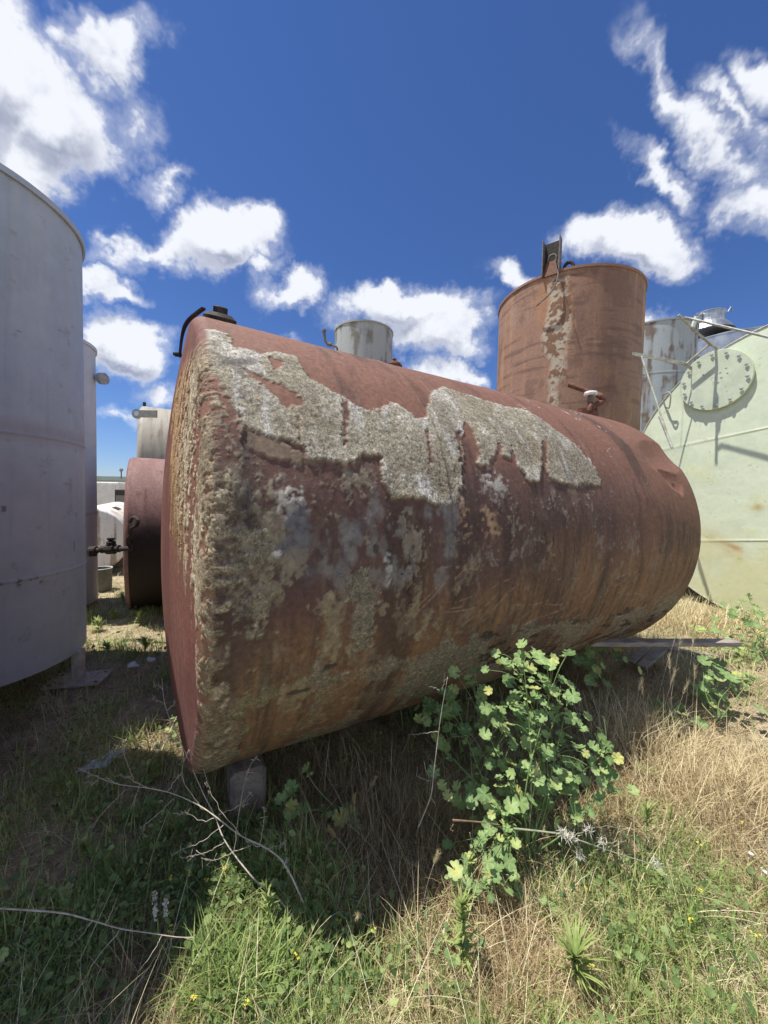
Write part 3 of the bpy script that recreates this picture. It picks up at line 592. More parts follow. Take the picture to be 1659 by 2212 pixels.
# rusty upright tank behind
RC = np.array([7.75*math.tan(radians(25.3)), 7.75]); RRr = 1.33; az = toward(RC)
def cyl_hit(x, y, C_, R):
    r = ray(x, y); A = r[0]**2+r[1]**2; B = -2*(r[0]*C_[0]+r[1]*C_[1]); Cq = C_[0]**2+C_[1]**2-R*R; D = max(B*B-4*A*Cq, 0)
    P = CAMP+r*((-B-sqrt(D))/(2*A)); return math.atan2(P[1]-C_[1], P[0]-C_[0]), P[2]
zr = cyl_hit(1230, 579, RC, RRr)[1]
def wrap(a): return (a+pi) % (2*pi)-pi
def paint_rust(A, Zz, u):
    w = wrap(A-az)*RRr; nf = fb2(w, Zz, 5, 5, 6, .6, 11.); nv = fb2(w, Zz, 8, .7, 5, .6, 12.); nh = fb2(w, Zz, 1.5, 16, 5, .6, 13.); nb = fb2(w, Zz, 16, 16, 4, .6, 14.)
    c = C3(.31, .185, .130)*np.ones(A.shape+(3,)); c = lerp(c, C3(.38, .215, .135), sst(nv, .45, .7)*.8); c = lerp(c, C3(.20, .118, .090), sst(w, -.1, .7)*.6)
    c = lerp(c, C3(.13, .075, .055), sst(nh, .54, .72)*.6); c = lerp(c, C3(.42, .30, .22), sst(nv, .60, .8)*.35)
    poly = [(1190, 600), (1222, 600), (1232, 640), (1235, 700), (1225, 760), (1222, 800), (1205, 840), (1212, 890), (1190, 890), (1180, 840), (1188, 780), (1168, 730), (1175, 690), (1185, 660), (1180, 630)]
    pp = [cyl_hit(x, y, RC, RRr) for x, y in poly]; pp = [(wrap(a-az)*RRr, z) for a, z in pp]
    d = sdist(w, Zz, pp)+(nf-.5)*.22+(nb-.5)*.10; g = sst(d, -.05, .06)
    c = lerp(c, C3(.42, .21, .10), sst(fb2(w, Zz, 3, .8, 5, .65, 15.), .54, .68)*.5); c = lerp(c, C3(.17, .10, .08), sst(fb2(w, Zz, 5, 3, 5, .65, 16.), .56, .66)*.5)
    pc = C3(.50, .44, .34)*np.ones(A.shape+(3,)); pc = lerp(pc, C3(.17, .08, .04), sst(nb*.6+nf*.4-.08*(1-sst(abs(d), 0, .1)), .46, .52)*.9)
    c = (g*.85)[..., None]*pc+(1-g*.85)[..., None]*c
    for (x, y, a_, b_) in ((1110, 690, .10, .28), (1140, 680, .05, .18)):
        q, z = cyl_hit(x, y, RC, RRr); c = lerp(c, C3(.33, .24, .18), sst(1-np.hypot((w-wrap(q-az)*RRr)/a_, (Zz-z)/b_)+(nf-.5)*1.3, .2, .6)*.6)
    return c, g*.004*nb+(nf-.5)*.006
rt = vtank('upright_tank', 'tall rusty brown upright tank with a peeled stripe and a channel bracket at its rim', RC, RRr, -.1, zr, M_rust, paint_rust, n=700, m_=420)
qa, qz = cyl_hit(1190, 592, RC, RRr); dq = np.array([cos(qa), sin(qa)]); tq = np.array([-dq[1], dq[0]])
Pb = np.array([RC[0]+dq[0]*(RRr+.0), RC[1]+dq[1]*(RRr+.0), zr])
Rm = np.stack([np.append(tq, 0), np.append(dq, 0), Z], 1)
def lb(x, y, z): return Pb+Rm@np.array([-x, y, z])
def bx(c, sz): return MB().box(lb(*c), sz, Rm)
ld = empty('channel_bracket', Pb, 'upright rusty steel channel with a pulley standing on the rim of the tall rusty tank', 'bracket')
bx((0, -.10, .27), (.26, .014, .62)).build('back_plate', M_dark, ld)
for sg_ in (-1, 1): bx((sg_*.137, -.02, .27), (.014, .17, .62)).build('side_plate', M_greypipe, ld)
Bc = MB(); Bc.add([lb(x, y, z) for x, y, z in ((-.14, .03, -.05), (.14, .03, -.05), (.09, -.03, .22), (-.09, -.03, .22), (-.14, -.08, -.05), (.14, -.08, -.05), (.09, -.08, .22), (-.09, -.08, .22))], [(0, 1, 2, 3), (7, 6, 5, 4), (0, 4, 5, 1), (1, 5, 6, 2), (2, 6, 7, 3), (3, 7, 4, 0)]).build('gusset', M_pipe, ld)
MB().tube([lb(.0+.07*cos(a), -.05, .27+.07*sin(a)) for a in np.linspace(0, 2*pi, 22)], .016, 8).build('pulley', M_greypipe, ld)
MB().tube([lb(-.26+.075*cos(a), -.12, .06+.09*sin(a)) for a in np.linspace(-.4, pi+.4, 14)], .028, 8).build('lifting_eye', M_dark, ld)
hz = [lb(-.12, .03, .04), lb(-.135, .07, -.12), lb(-.11, .10, -.27), lb(-.02, .12, -.42), lb(.14, .11, -.52), lb(.20, .09, -.55)]
MB().tube(spline(hz, 30), .013, 8).build('hose', M_greypipe, ld)
MB().tube([lb(-.12, .04, .02), lb(-.14, .25, .05)], .008, 6).build('rod', M_dark, ld)

# left grey tank on legs
GC = np.array([-3.32, 2.78]); GR = .83
# centre slid so that its right edge falls on the photographed line
tr = (ray(182, 900)[:2]); tr = tr/np.linalg.norm(tr); nl = np.array([-tr[1], tr[0]]); dc = 4.33*cos(radians(11)); GC = tr*dc+nl*GR
zt = 1.6+(1060-552)/F*tr[1]*dc; zb = 1.6-(1383-1062)/F*tr[1]*dc; azg = toward(GC)
zs = [1.6+(1061-967)/F*tr[1]*dc, 1.6-(1213-1062)/F*tr[1]*dc]
def paint_grey(A, Zz, u):
    w = wrap(A-azg)*GR; nf = fb2(w, Zz, 3, 3, 5, .6, 21.); nv = fb2(w, Zz, 14, .7, 5, .6, 22.); nb = fb2(w, Zz, 30, 30, 3, .6, 24.)
    c = C3(.47, .53, .59)*np.ones(A.shape+(3,)); c = lerp(c, C3(.42, .47, .53), sst(nf, .45, .7)*.6); c = lerp(c, C3(.54, .57, .58), sst(nv, .5, .75)*.5); c = lerp(c, C3(.30, .31, .32), sst(fb2(w, Zz, 22, .5, 5, .65, 25.), .62, .78)*.22); c = lerp(c, C3(.25, .20, .17), sst(fb2(w, Zz, 12, 12, 5, .7, 26.), .66, .72)*.35)
    c = lerp(c, C3(.36, .30, .31), (1-sst(abs(Zz-zs[0]-.02), .02, .12))*.4)
    dz = np.zeros(A.shape)
    for k, z in enumerate(zs): dz += .008*np.exp(-((Zz-z)/.010)**2)
    c = lerp(c, C3(.10, .09, .09), sst(nb, .60, .68)*(1-sst(abs(Zz-zs[1]+.02), .01, .05))*(1-sst(abs(w-.35), .1, .35))*.8)
    g = np.exp(-((w-.30)/.004)**2)*(Zz < zs[1]); dz += .003*g
    for (x, y, a_, b_) in ((42, 716, .012, .006), (8, 1100, .02, .03), (160, 1180, .006, .06), (52, 1370, .006, .006)):
        q, z = cyl_hit(x, y, GC, GR); c = lerp(c, C3(.14, .11, .11), sst(1-np.hypot((w-wrap(q-azg)*GR)/a_, (Zz-z)/b_)+(nb-.5), .1, .5)*.75)
    dz += (nf-.5)*.006; return c, dz
gt = vtank('legged_tank', 'big smooth grey upright tank on a short leg at the left edge of the photo', GC, GR, zb, zt, M_grey, paint_grey, n=420, m_=520)
lp = on_z(170, 1476); lpx = lp.copy()
for k, (dx, dy) in enumerate(((0, 0), (-.85, .75), (-1.35, -.35), (-.35, -.95))):
    b0 = lp+np.array([dx, dy, 0]); gz = float(ground_z(b0[0], b0[1])); o = MB().box((b0[0], b0[1], (gz+zb)/2+.0), (.07, .07, zb-gz+.04), bev=.006).build('leg', M_grey2 if False else simple('leg_paint', (.60, .57, .52), (.42, .37, .32), 14, .6), gt)
    fp = MB().box((b0[0], b0[1]-.0, gz+.045), (.40, .26, .016), Matrix.Rotation(.25, 3, 'Z'), bev=.003)
    pl = fp.build('foot_plate', simple('plate_paint', (.58, .53, .45), (.40, .35, .28), 14, .7), o)
    for hx, hy in ((-.16, -.09), (.16, -.09), (.16, .09), (-.16, .09)):
        q = np.array(Matrix.Rotation(.25, 3, 'Z') @ Vector((hx, hy, 0))); MB().lathe(b0+q+Z*(gz-b0[2]+.05), Z, [(0, .014), (.006, .014)], 10).build('bolt_hole', M_dark, pl)
# second pale tank right behind it
def plain(c0, c1, streak=.5, stain=None, seams=(), seed=31.):
    def f(A, Zz, u):
        nf = fb2(u, Zz, 3, 3, 5, .6, seed); nv = fb2(u, Zz, 8, .8, 5, .6, seed+1)
        c = C3(*c0)*np.ones(A.shape+(3,)); c = lerp(c, C3(*c1), sst(nv, .45, .7)*streak)
        if stain is not None: c = lerp(c, C3(*stain), sst(nv*.5+nf*.5, .49, .60)*.85)
        dz = (nf-.5)*.006
        for z in seams: dz = dz+.01*np.exp(-((Zz-z)/.015)**2); c = lerp(c, C3(*c1)*.6, np.exp(-((Zz-z)/.02)**2)*.6)
        return c, dz
    return f
def vplace(xr, depth, R, left=False):
    t_ = ray(xr, 900)[:2]; t_ = t_/np.linalg.norm(t_); n_ = np.array([-t_[1], t_[0]]); d_ = depth/t_[1]
    return t_*d_+(n_*R if not left else -n_*R)
SC = vplace(208, 5.2, .62); z2 = 1.6+(1062-765)/F*5.2
t2 = vtank('pale_tank', 'slim pale grey upright tank with a lifting lug, half hidden behind the big grey tank', SC, .62, .1, z2, M_grey, plain((.66, .69, .72), (.56, .58, .60), .5, None, (1.6-45/F*5.2,)), n=160, m_=160, roof=.12)
lu = MB(); la = at(189, 752, 4.95); lu.box(la-Z*.10, (.075, .02, .2), bev=.004); lu.lathe(la+np.array([0, -.01, .0]), (0, 1, 0), [(0, .038), (.02, .038)], 20)
ring = [(la+np.array([.03*cos(a), -.004, .03*sin(a)+.02])) for a in np.linspace(0, 2*pi, 20)]
lu.build('lifting_lug', M_grey3 if False else simple('lug_paint', (.34, .34, .35), (.26, .25, .25)), t2); MB().lathe(la+np.array([0, -.013, .008]), (0, 1, 0), [(0, .016), (.03, .016)], 14).build('lug_hole', simple('lug_hole_bright', (.5, .6, .75), (.5, .6, .75), bst=0), t2)
fl = at(219, 818, 5.05); fa = np.array([1, -.15, -.04]); fg = MB().tube([at(205, 816, 5.15), fl], .035, 12).lathe(fl, fa, [(-.02, .035), (-.02, .075), (.01, .075), (.012, .07), (.022, .07), (.022, .078), (.05, .078), (.05, .01)], 22)
for a in np.arange(8)*pi/4: q, h_, v_ = frame(fa); fg.lathe(fl+(h_*cos(a)+v_*sin(a))*.062, fa, [(-.03, .008), (.06, .008)], 6)
fg.build('pipe_flange', simple('flange_paint', (.50, .52, .52), (.36, .36, .34)), t2)

# small pale tank far behind
FC = np.array([(780-830)/F*10.5, 10.5]); FR = .80; zf = 1.6+(1073-727)/F*(10.5)
t3 = vtank('far_tank', 'small weathered pale tank rising behind the middle of the big rusty tank', FC, FR, 0, zf, M_white, plain((.42, .44, .42), (.30, .31, .29), .7, (.20, .18, .14), (), 41.), n=160, m_=200, roof=.16)
q = lambda x, y, d=9.7: at(x, y, d)
MB().tube([q(730, 766), q(728, 752), q(726, 749), q(708, 742)], .03, 8).tube([q(708, 744), q(702, 735), q(700, 716)], .036, 8).lathe(q(700, 717), Z, [(0, .055), (.06, .055)], 10).lathe(q(711, 744), (1, 0, -.3), [(-.05, .055), (.05, .055)], 10).build('overflow_pipe', M_greypipe, t3)
MB().tube([q(838, 787), q(848, 787), q(864, 785)], .035, 8).lathe(q(853, 786), (1, 0, 0), [(-.11, .06), (-.05, .08), (.05, .08), (.11, .06)], 10).lathe(q(852, 780), Z, [(0, .03), (.05, .06), (.08, .03)], 8).tube([q(862, 785), q(866, 790), q(866, 800)], .035, 8).build('side_valve', M_pipe, t3)
MB().box(q(818, 722, 9.9), (.10, .10, .16)).build('roof_box', M_greypipe, t3)

# stained whitish tank with a shallow cone roof
KC = vplace(1499, 11.0, 1.15); zk = 1.6+(1087-703)/F*11.0-.1
t4 = vtank('stained_tank', 'whitish rust-streaked upright tank between the tall rusty tank and the shiny one', KC, 1.15, 0, zk, M_white, plain((.36, .39, .40), (.22, .20, .18), .9, (.15, .095, .065), (1.6+(1087-808)/F*10.6,), 45.), n=240, m_=300, roof=.22)
# shiny galvanised tank with a conical roof and a manway neck
AC = np.array([14*ray(1560, 800)[0], 14.0]); AR = 2.1; za = 1.6+(1088-738)/F*13.0
t5 = vtank('galvanised_tank', 'shiny galvanised tank with a cone roof and round hatch neck at the right', AC, AR, 0, za, M_alu, plain((.4, .4, .4), (.3, .3, .3)), n=120, m_=40, roof=.75)
nk = at(1531, 700, 13.6); mn = MB().lathe(nk, Z, [(-.35, .75), (-.1, .58), (0, .47), (.10, .45), (.32, .45), (.33, .47), (.36, .47), (.40, .30), (.41, .01)], 32)
mn.build('hatch_neck', M_alu, t5)
for pp_, r_ in (([(.42, -.3, .30), (.50, -.3, .46), (.56, -.3, .34)], .03), ([(-.62, -.2, .1), (-.42, -.2, .28)], .04), ([(-.62, -.2, .28), (-.42, -.2, .12)], .025)): MB().tube([nk+np.array(q_) for q_ in pp_], r_, 8).build('hatch_clamp', M_alu, t5)
MB().box(at(1471+34, 776, 12.0), (.22, .02, .16)).build('name_plate', M_greypipe, t5)

# ------------------------------------------------------------------ other lying tanks
def htank(name, label, P0, ax, R, L, dish, kn, mat, paint, far_dish=.2, n=220, m_=160, group=None):
    ax, h, v = frame(ax); t_ = empty(name, (P0[0], P0[1], max(0, P0[2]-R)), label, 'tank', group)
    a = np.linspace(0, 2*pi, n, endpoint=False); s_ = np.linspace(0, L, m_); A, Sg = np.meshgrid(a, s_); c, dz = paint(A, Sg, 0); r = R+dz
    mesh('shell', (P0+Sg[..., None]*ax+(r*np.cos(A))[..., None]*h+(r*np.sin(A))[..., None]*v).reshape(-1, 3), grid_faces(m_, n, True)[:, ::-1], mat, t_, col=c)
    for k, (s0, sg_, ds) in enumerate(((0, -1, dish), (L, 1, far_dish))):
        kp = np.linspace(0, pi/2*.95, 10); rk = R-kn+kn*np.cos(kp); hk = kn*np.sin(kp); rr = np.linspace(rk[-1], 0.0, 60)[1:]; hh = hk[-1]+(ds-hk[-1])*(1-(rr/rk[-1])**2)
        r_ = np.concatenate([rk, rr]); h_ = np.concatenate([hk, hh]); A2, Rr = np.meshgrid(a, r_); Hh = np.repeat(h_[:, None], n, 1); c2, dz2 = paint(A2, Rr, 1+k)
        mesh('head', (P0+ax*s0+(sg_*(Hh+dz2))[..., None]*ax+(Rr*np.cos(A2))[..., None]*h+(Rr*np.sin(A2))[..., None]*v).reshape(-1, 3), grid_faces(len(r_), n, True), mat, t_, col=c2)
    return t_
def hpaint(c0, c1, streak, seed, stain=None, thr=.55, under_shade=None):
    def f(A, B, k):
        x = B*np.cos(A) if k else B; y = B*np.sin(A) if k else A*1.1
        nf = fb2(x, y, 6, 6, 5, .6, seed+k); nv = fb2(x, y, 20, 2, 5, .6, seed+5+k)
        c = lerp(C3(*c0)*np.ones(A.shape+(3,)), C3(*c1), sst(nv, .45, .7)*streak)
        if stain is not None: c = lerp(c, C3(*stain), sst(nf*.4+nv*.6, thr, thr+.1)*.8)
        if under_shade is not None:                      # shade of the underside painted into the colour, near black
            c = lerp(c, C3(.018, .015, .014), sst(-np.sin(A)+(nf-.5)*.3, under_shade[0]-.45, under_shade[0])*(1 if not k else 0)*.95)
        return c, (nf-.5)*.008
    return f
dd = np.array([-sin(radians(31)), cos(radians(31)), 0])
pk0 = at(277, 1200, 4.25); PKR = 1.03
PC = np.array([pk0[0]+dd[0]*PKR, pk0[1]+dd[1]*PKR, 1.05])
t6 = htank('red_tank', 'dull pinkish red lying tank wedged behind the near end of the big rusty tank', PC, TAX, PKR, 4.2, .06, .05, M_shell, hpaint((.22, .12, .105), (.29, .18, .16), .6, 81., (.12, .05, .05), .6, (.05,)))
pv = at(283, 1185, 3.95); pe = at(199, 1189, 3.95); pd_ = (pe-pv)/np.linalg.norm(pe-pv)
MB().tube([pv, pe], .026, 10).lathe(at(240, 1186, 3.95), pd_, [(-.09, .04), (-.05, .034), (-.04, .055), (.04, .055), (.05, .034), (.10, .042)], 12).lathe(at(240, 1183, 3.95), Z, [(0, .045), (.06, .045), (.08, .02), (.085, .038), (.105, .038)], 10).tube([pe, pe-Z*.02, pe-Z*.06], .045, 10).lathe(pe, pd_, [(-.05, .042), (.02, .042)], 12).build('valve_pipe', M_dark, t6)
MB().tube(spline([at(281, 1128, 3.9), at(287, 1118, 3.85), at(297, 1122, 3.8), at(296, 1134, 3.8), at(284, 1142, 3.85), at(283, 1155, 3.9), at(276, 1165, 3.92), at(279, 1178, 3.95), at(284, 1180, 3.95)], 30), .017, 8).build('hooked_pipe', M_dark, t6)
BC = at(306, 965, 7.6); BR = 1.55; BP = np.array([BC[0]+dd[0]*BR, BC[1]+dd[1]*BR, 1.6+(1062-872)/F*8.6-BR])
t7 = htank('beige_tank', 'weathered beige lying tank with a lifting lug seen above the red tank', BP, TAX, BR, 4.0, .10, .10, M_white, hpaint((.36, .33, .27), (.27, .24, .19), .7, 91., (.18, .13, .08), .58, (.30,)))
e0 = at(296, 894, 7.3); lgm = MB().box(at(322, 893, 7.3)*.5+e0*.5+np.array([.08, 0, 0]), (.40, .03, .15), bev=.01).lathe(e0-np.array([0, .015, 0]), (0, 1, 0), [(0, .095), (.03, .095)], 22).build('lifting_lug', simple('lug_beige', (.36, .36, .32), (.28, .27, .23)), t7)
MB().lathe(e0-np.array([0, .02, 0]), (0, 1, 0), [(0, .045), (.045, .045)], 16).build('lug_hole', simple('lug_hole_pale', (.5, .6, .75), (.5, .6, .75), bst=0), t7)
MB().tube([BP+np.array([0, 0, BR-.03]), BP+np.array([0, 0, BR+.12])], .035, 8).build('top_stub', M_dark, t7)
WC = at(193, 1168, 7.0)
t8 = htank('white_tank', 'chalky white lying tank with a grimy end, seen left of the red tank', WC, dd, .62, 5.5, .06, .05, M_white, hpaint((.74, .72, .68), (.50, .44, .38), .9, 101., (.34, .26, .21), .50))
for sx in (1.0, 4.0): MB().box(np.array([WC[0], WC[1], .0])+dd*sx+Z*.15, (.9, .14, .34), Matrix.Rotation(radians(31), 3, 'Z')).build('saddle', M_wood, t8)
MB().add([WC+dd*s_+.628*(np.array([cos(a)*dd[1], -cos(a)*dd[0], sin(a)])) for s_ in (1.3, 2.1) for a in (1.0, 1.1, 1.2)], [(0, 1, 4, 3), (1, 2, 5, 4)]).build('placard', M_dark, t8)

# drum
DB = on_z(217, 1262); DB = at(217, 1250, 6.0); dr = empty('steel_drum', (DB[0], DB[1], 0), 'open green-grey steel drum with a pale rim beside the white lying tank', 'drum')
MB().lathe((DB[0], DB[1], 0), Z, [(0, .15), (.15, .155), (.16, .162), (.17, .155), (.36, .155), (.36, .145), (.1, .145), (.1, .01)], 28, cap=False).build('drum_body', simple('drum_paint', (.16, .18, .14), (.24, .24, .20), 12), dr)
MB().tube([(DB[0]+.158*cos(a), DB[1]+.158*sin(a), .365) for a in np.linspace(0, 2*pi, 29)], .008, 6).build('drum_rim', M_whitecap, dr)

# ------------------------------------------------------------------ green tank end on the right
gth = radians(28); gd = np.array([-sin(gth), cos(gth), 0]); gn = np.array([-gd[1], gd[0], 0]); GP = np.array([5.01, 5.12, .1])+gd*(-.5); GP[2] = 2.01; GGR = 2.02
gr = empty('green_tank', (GP[0], GP[1], 0), 'large pale green tank lying with its round bolted-hatch end towards the rusty tank', 'tank')
a = np.linspace(0, 2*pi, 360, endpoint=False); rr = np.linspace(GGR, 0, 220); A, Rr = np.meshgrid(a, rr); xd = Rr*np.cos(A); xz = Rr*np.sin(A)
def gpix(x, y):
    r = ray(x, y); t_ = ((GP-CAMP)@gn)/(r@gn); P = CAMP+r*t_-GP; return P@gd, P[2]
nf = fb2(xd, xz, 2, 2, 5, .6, 111.); nb = fb2(xd, xz, 9, 9, 5, .6, 112.); nd = fb2(xd, xz, 40, 40, 3, .6, 113.)
c = C3(.66, .73, .55)*np.ones(A.shape+(3,)); c = lerp(c, C3(.58, .66, .50), sst(nf, .42, .62)*.7); c = lerp(c, C3(.68, .72, .46), sst(nb*.4+nf*.6+(-xz)*.08, .50, .64)*.7)
c = lerp(c, C3(.36, .38, .28), sst(nd*.5+nb*.5, .66, .70)*.5)
dz = (nf-.5)*.012
s1a, s1b = gpix(1471, 964), gpix(1659, 925); s2a, s2b = gpix(1535, 1168), gpix(1659, 1167)
for (p, q_) in ((s1a, s1b), (s2a, s2b)):
    sl_ = (q_[1]-p[1])/(q_[0]-p[0]); d = xz-(p[1]+sl_*(xd-p[0])); dz += .006*np.exp(-(d/.010)**2); c = lerp(c, C3(.36, .40, .25), np.exp(-((d+.012)/.010)**2)*.7); c = lerp(c, C3(.66, .66, .48), np.exp(-(d/.01)**2)*.6)
d = xd-gpix(1471, 960)[0]; dz += .006*np.exp(-(d/.010)**2)*(xz > s1a[1]); c = lerp(c, C3(.36, .42, .30), np.exp(-((d+.012)/.010)**2)*.5*(xz > s1a[1]))
p = gpix(1585, 1181); e_ = (xd-p[0]); f_ = xz-p[1]; g = np.exp(-((e_*.9+f_*.35)/.10)**2-((f_*.9-e_*.45)/.035)**2); c = lerp(c, C3(.40, .14, .04), g*.75*(.6+.8*nb))
g = np.exp(-((e_*.8-.10+f_*.5)/.30)**2-((f_*.8-e_*.6+.06)/.13)**2); c = lerp(c, C3(.52, .42, .17), g*.55*(.5+nb))
p = gpix(1640, 1096); c = lerp(c, C3(.45, .30, .06), np.exp(-((xd-p[0])/.05)**2-((xz-p[1])/.05)**2)*.7)
c = lerp(c, C3(.60, .58, .30), sst(-xz+(nf-.5)*1.2, .8, 1.4)*.45)
V = GP+xd[..., None]*gd+xz[..., None]*Z+(dz+.05*(1-(Rr/GGR)**2))[..., None]*gn
mesh('end_plate', V.reshape(-1, 3), grid_faces(220, 360, True)[:, ::-1], M_green, gr, col=c)
s_ = np.linspace(0, 4.5, 12); A2, Sg = np.meshgrid(a[::3], s_); V = GP+(GGR*np.cos(A2))[..., None]*gd+(GGR*np.sin(A2))[..., None]*Z-Sg[..., None]*gn
mesh('shell', V.reshape(-1, 3), grid_faces(12, 120, True), M_green, gr, col=C3(.62, .70, .56)*np.ones(A2.shape+(3,)))
MB().tube([GP+GGR*1.0*(cos(q_)*gd+sin(q_)*Z) for q_ in np.linspace(0, 2*pi, 120)], .012, 6).build('rim_bead', M_rail, gr)
hc = gpix(1549, 823); HC = GP+hc[0]*gd+hc[1]*Z; HR = .425
hp_ = MB().lathe(HC-gn*.02, gn, [(.0, HR*.93), (.075, HR*.93), (.075, HR), (.105, HR), (.109, HR-.004), (.110, .30), (.111, .01)], 64)
o = hp_.build('hatch_cover', simple('hatch_paint', (.50, .56, .42), (.60, .67, .51), 5, .6), gr); smooth_by_angle(o)
for k in range(14):
    a_ = k/14*2*pi+.12; Pk = HC+gn*.105+(HR-.055)*(cos(a_)*gd+sin(a_)*Z)
    MB().lathe(Pk, gn, [(0, .026), (.004, .026), (.005, .019), (.010, .019), (.011, .010), (.015, .010)], 6).build('hatch_bolt', M_bolt, o)
M_chip = simple('chip_grey', (.22, .24, .22), (.30, .32, .30))
for k in range(10):
    x_, y_ = RNG.normal(0, .15, 2); r0 = RNG.uniform(.006, .022); k5 = [HC+gn*.1125+(x_+r0*RNG.uniform(.5, 1.3)*cos(q_))*gd+(y_+r0*RNG.uniform(.4, 1.)*sin(q_))*Z for q_ in np.arange(8)*pi/4]; MB().add(k5, [tuple(range(8))[::-1]]).build('paint_chip', M_chip, o)
M_unused = None
gdep = lambda x, y, off: (lambda r: CAMP+r*(((GP-CAMP+gn*off)@gn)/(r@gn)))(ray(x, y))
rails = empty('handrail', gdep(1400, 830, .3), 'bent pale handrail rods sticking out from the upper left rim of the green tank', 'handrail')
def rod(nm, pts, r=.014, k=6): MB().tube(pts, r, k).build(nm, M_rail, rails)
rb = MB(); 
pA, pB, pC = gdep(1366, 764, .75), gdep(1478, 785, .22), gdep(1502, 802, .03)
def flat(nm, A_, B_, w, th_):
    t_ = (B_-A_); L_ = np.linalg.norm(t_); t_ /= L_; n_ = np.cross(t_, Z); n_ /= np.linalg.norm(n_); v_ = np.cross(n_, t_); MB().box((A_+B_)/2, (L_, th_, w), np.stack([t_, n_, v_], 1), bev=.002).build(nm, M_rail, rails)
flat('toe_bar', pA, pB, .05, .01); flat('toe_bar', pB, pC, .05, .01)
rod('post', [gdep(1385, 768, .65), gdep(1450, 965, .75)], .013); rod('post', [gdep(1425, 900, .72), gdep(1452, 968, .76)], .019)
rod('top_rail', [gdep(1466, 680, .7), gdep(1498, 712, .45), gdep(1535, 744, .2), gdep(1553, 756, .02)], .017)
rod('long_rail', [gdep(1478, 686, .62), gdep(1490, 688, .6), gdep(1662, 729, .55), gdep(1760, 755, .5)], .016)
rod('brace', [gdep(1483, 786, .2), gdep(1536, 741, .2)], .015); rod('brace', [gdep(1529, 780, .02), gdep(1553, 752, .06)], .015)
rod('grab_handle', spline([gdep(1432, 862, .02), gdep(1434, 852, .14), gdep(1448, 849, .16), gdep(1446, 880, .12), gdep(1440, 880, .02)], 14), .011)
MB().lathe(gdep(1500, 697, .46), np.array([.3, 0, 1]), [(-.08, .03), (.08, .03)], 8).build('clamp', M_bolt, rails)

# ------------------------------------------------------------------ far yard
wh = empty('warehouse', at(240, 1060, 70)*[1, 1, 0], 'long low pale green warehouse roof on the horizon between the tanks', 'warehouse')
w0 = at(240, 1045, 70); MB().box((w0[0]-2, w0[1]+8, 1.9), (42, 14, 3.9)).build('wall', simple('wall_sheet', (.46, .52, .50), (.40, .46, .45), 1), wh)
MB().box((w0[0]-2, w0[1]+8, 4.2), (43, 15, .8)).build('roof', simple('roof_sheet', (.33, .42, .38), (.28, .36, .33), 1), wh)
MB().tube([at(262, 1034, 64), at(262, 1016, 64)], .10, 8).lathe(at(262, 1015, 64), (0, -1, .3), [(0, .35), (.1, .2)], 12).build('antenna', M_greypipe, wh)
bt = empty('storage_box', at(228, 1066, 30)*[1, 1, 0], 'white boxy storage container in front of the distant warehouse', 'container')
b0 = at(230, 1060, 30); MB().box((b0[0]-.1, b0[1]+2, 1.2), (2.1, 4, 2.4)).build('box_body', simple('box_paint', (.72, .71, .68), (.60, .58, .55), 2), bt); MB().box((b0[0]-.1, b0[1]-.04, 1.2), (1.7, .04, 2.0)).build('door', simple('box_door', (.66, .65, .62), (.55, .53, .5), 2), bt)
dx_ = at(275, 1062, 18); mc = empty('machine_housing', dx_*[1, 1, 0], 'dark louvred machine housing peeking out left of the red tank', 'machine'); MB().box((dx_[0]+.35, dx_[1], 1.05), (1.1, 1.2, 1.35)).build('housing', M_dark, mc)
MB().box((dx_[0]+.35, dx_[1]-.62, 1.0), (.9, .03, .9)).build('louvre', M_greypipe, mc)

# ------------------------------------------------------------------ tank beyond the left edge of the frame (its shade falls into the picture)
vtank('neighbour_tank', 'grey upright tank standing beside the big grey tank, just outside the left edge', np.array([-2.72, 1.20]), .86, .1, 3.65, M_grey, plain((.38, .38, .40), (.33, .32, .34), .5, None, (), 55.), n=96, m_=60)

# ------------------------------------------------------------------ plants: shared builders
def axis_dist(P):
    d = np.asarray(P)-TP; s_ = d@TAX; r = np.linalg.norm(d-s_[..., None]*TAX, axis=-1); return np.where((s_ > -.25) & (s_ < TL+.45), r, 9.)
def keep_out(P, margin=.05):
    """pull a point towards the viewer side until it clears the big tank"""
    P = np.array(P, float)
    for _ in range(60):
        if axis_dist(P) > TR+margin: break
        P = P+np.array([TH[0], TH[1], 0])*.02
    return P
def blades(n, base, head_, L, w, lean, bend, tint, seg=3):
    """n grass blades as one triangle soup; lean = tilt from upright, bend = extra droop"""
    hx = np.stack([np.cos(head_), np.sin(head_), 0*head_], 1); sd = np.stack([-np.sin(head_), np.cos(head_), 0*head_], 1)
    P = base.copy(); V = []; a = lean.copy()
    for k in range(seg+1):
        wk = w*(1-(k/seg)**1.6)*.5
        if k < seg: V += [P-sd*wk[:, None], P+sd*wk[:, None]]
        else: V += [P]
        st = L/seg; P = P+hx*(np.sin(a)*st)[:, None]+Z*(np.cos(a)*st)[:, None]; a = np.minimum(a+bend/seg, 2.2)
    V = np.stack(V, 1); nv = V.shape[1]; T = []
    for k in range(seg-1): b0 = 2*k; T += [(b0, b0+1, b0+3), (b0, b0+3, b0+2)]
    T.append((2*seg-2, 2*seg-1, 2*seg)); T = np.array(T)
    Fs = (np.arange(n)[:, None, None]*nv+T[None]).reshape(-1, 3); return V.reshape(-1, 3), Fs, np.repeat(tint, nv)
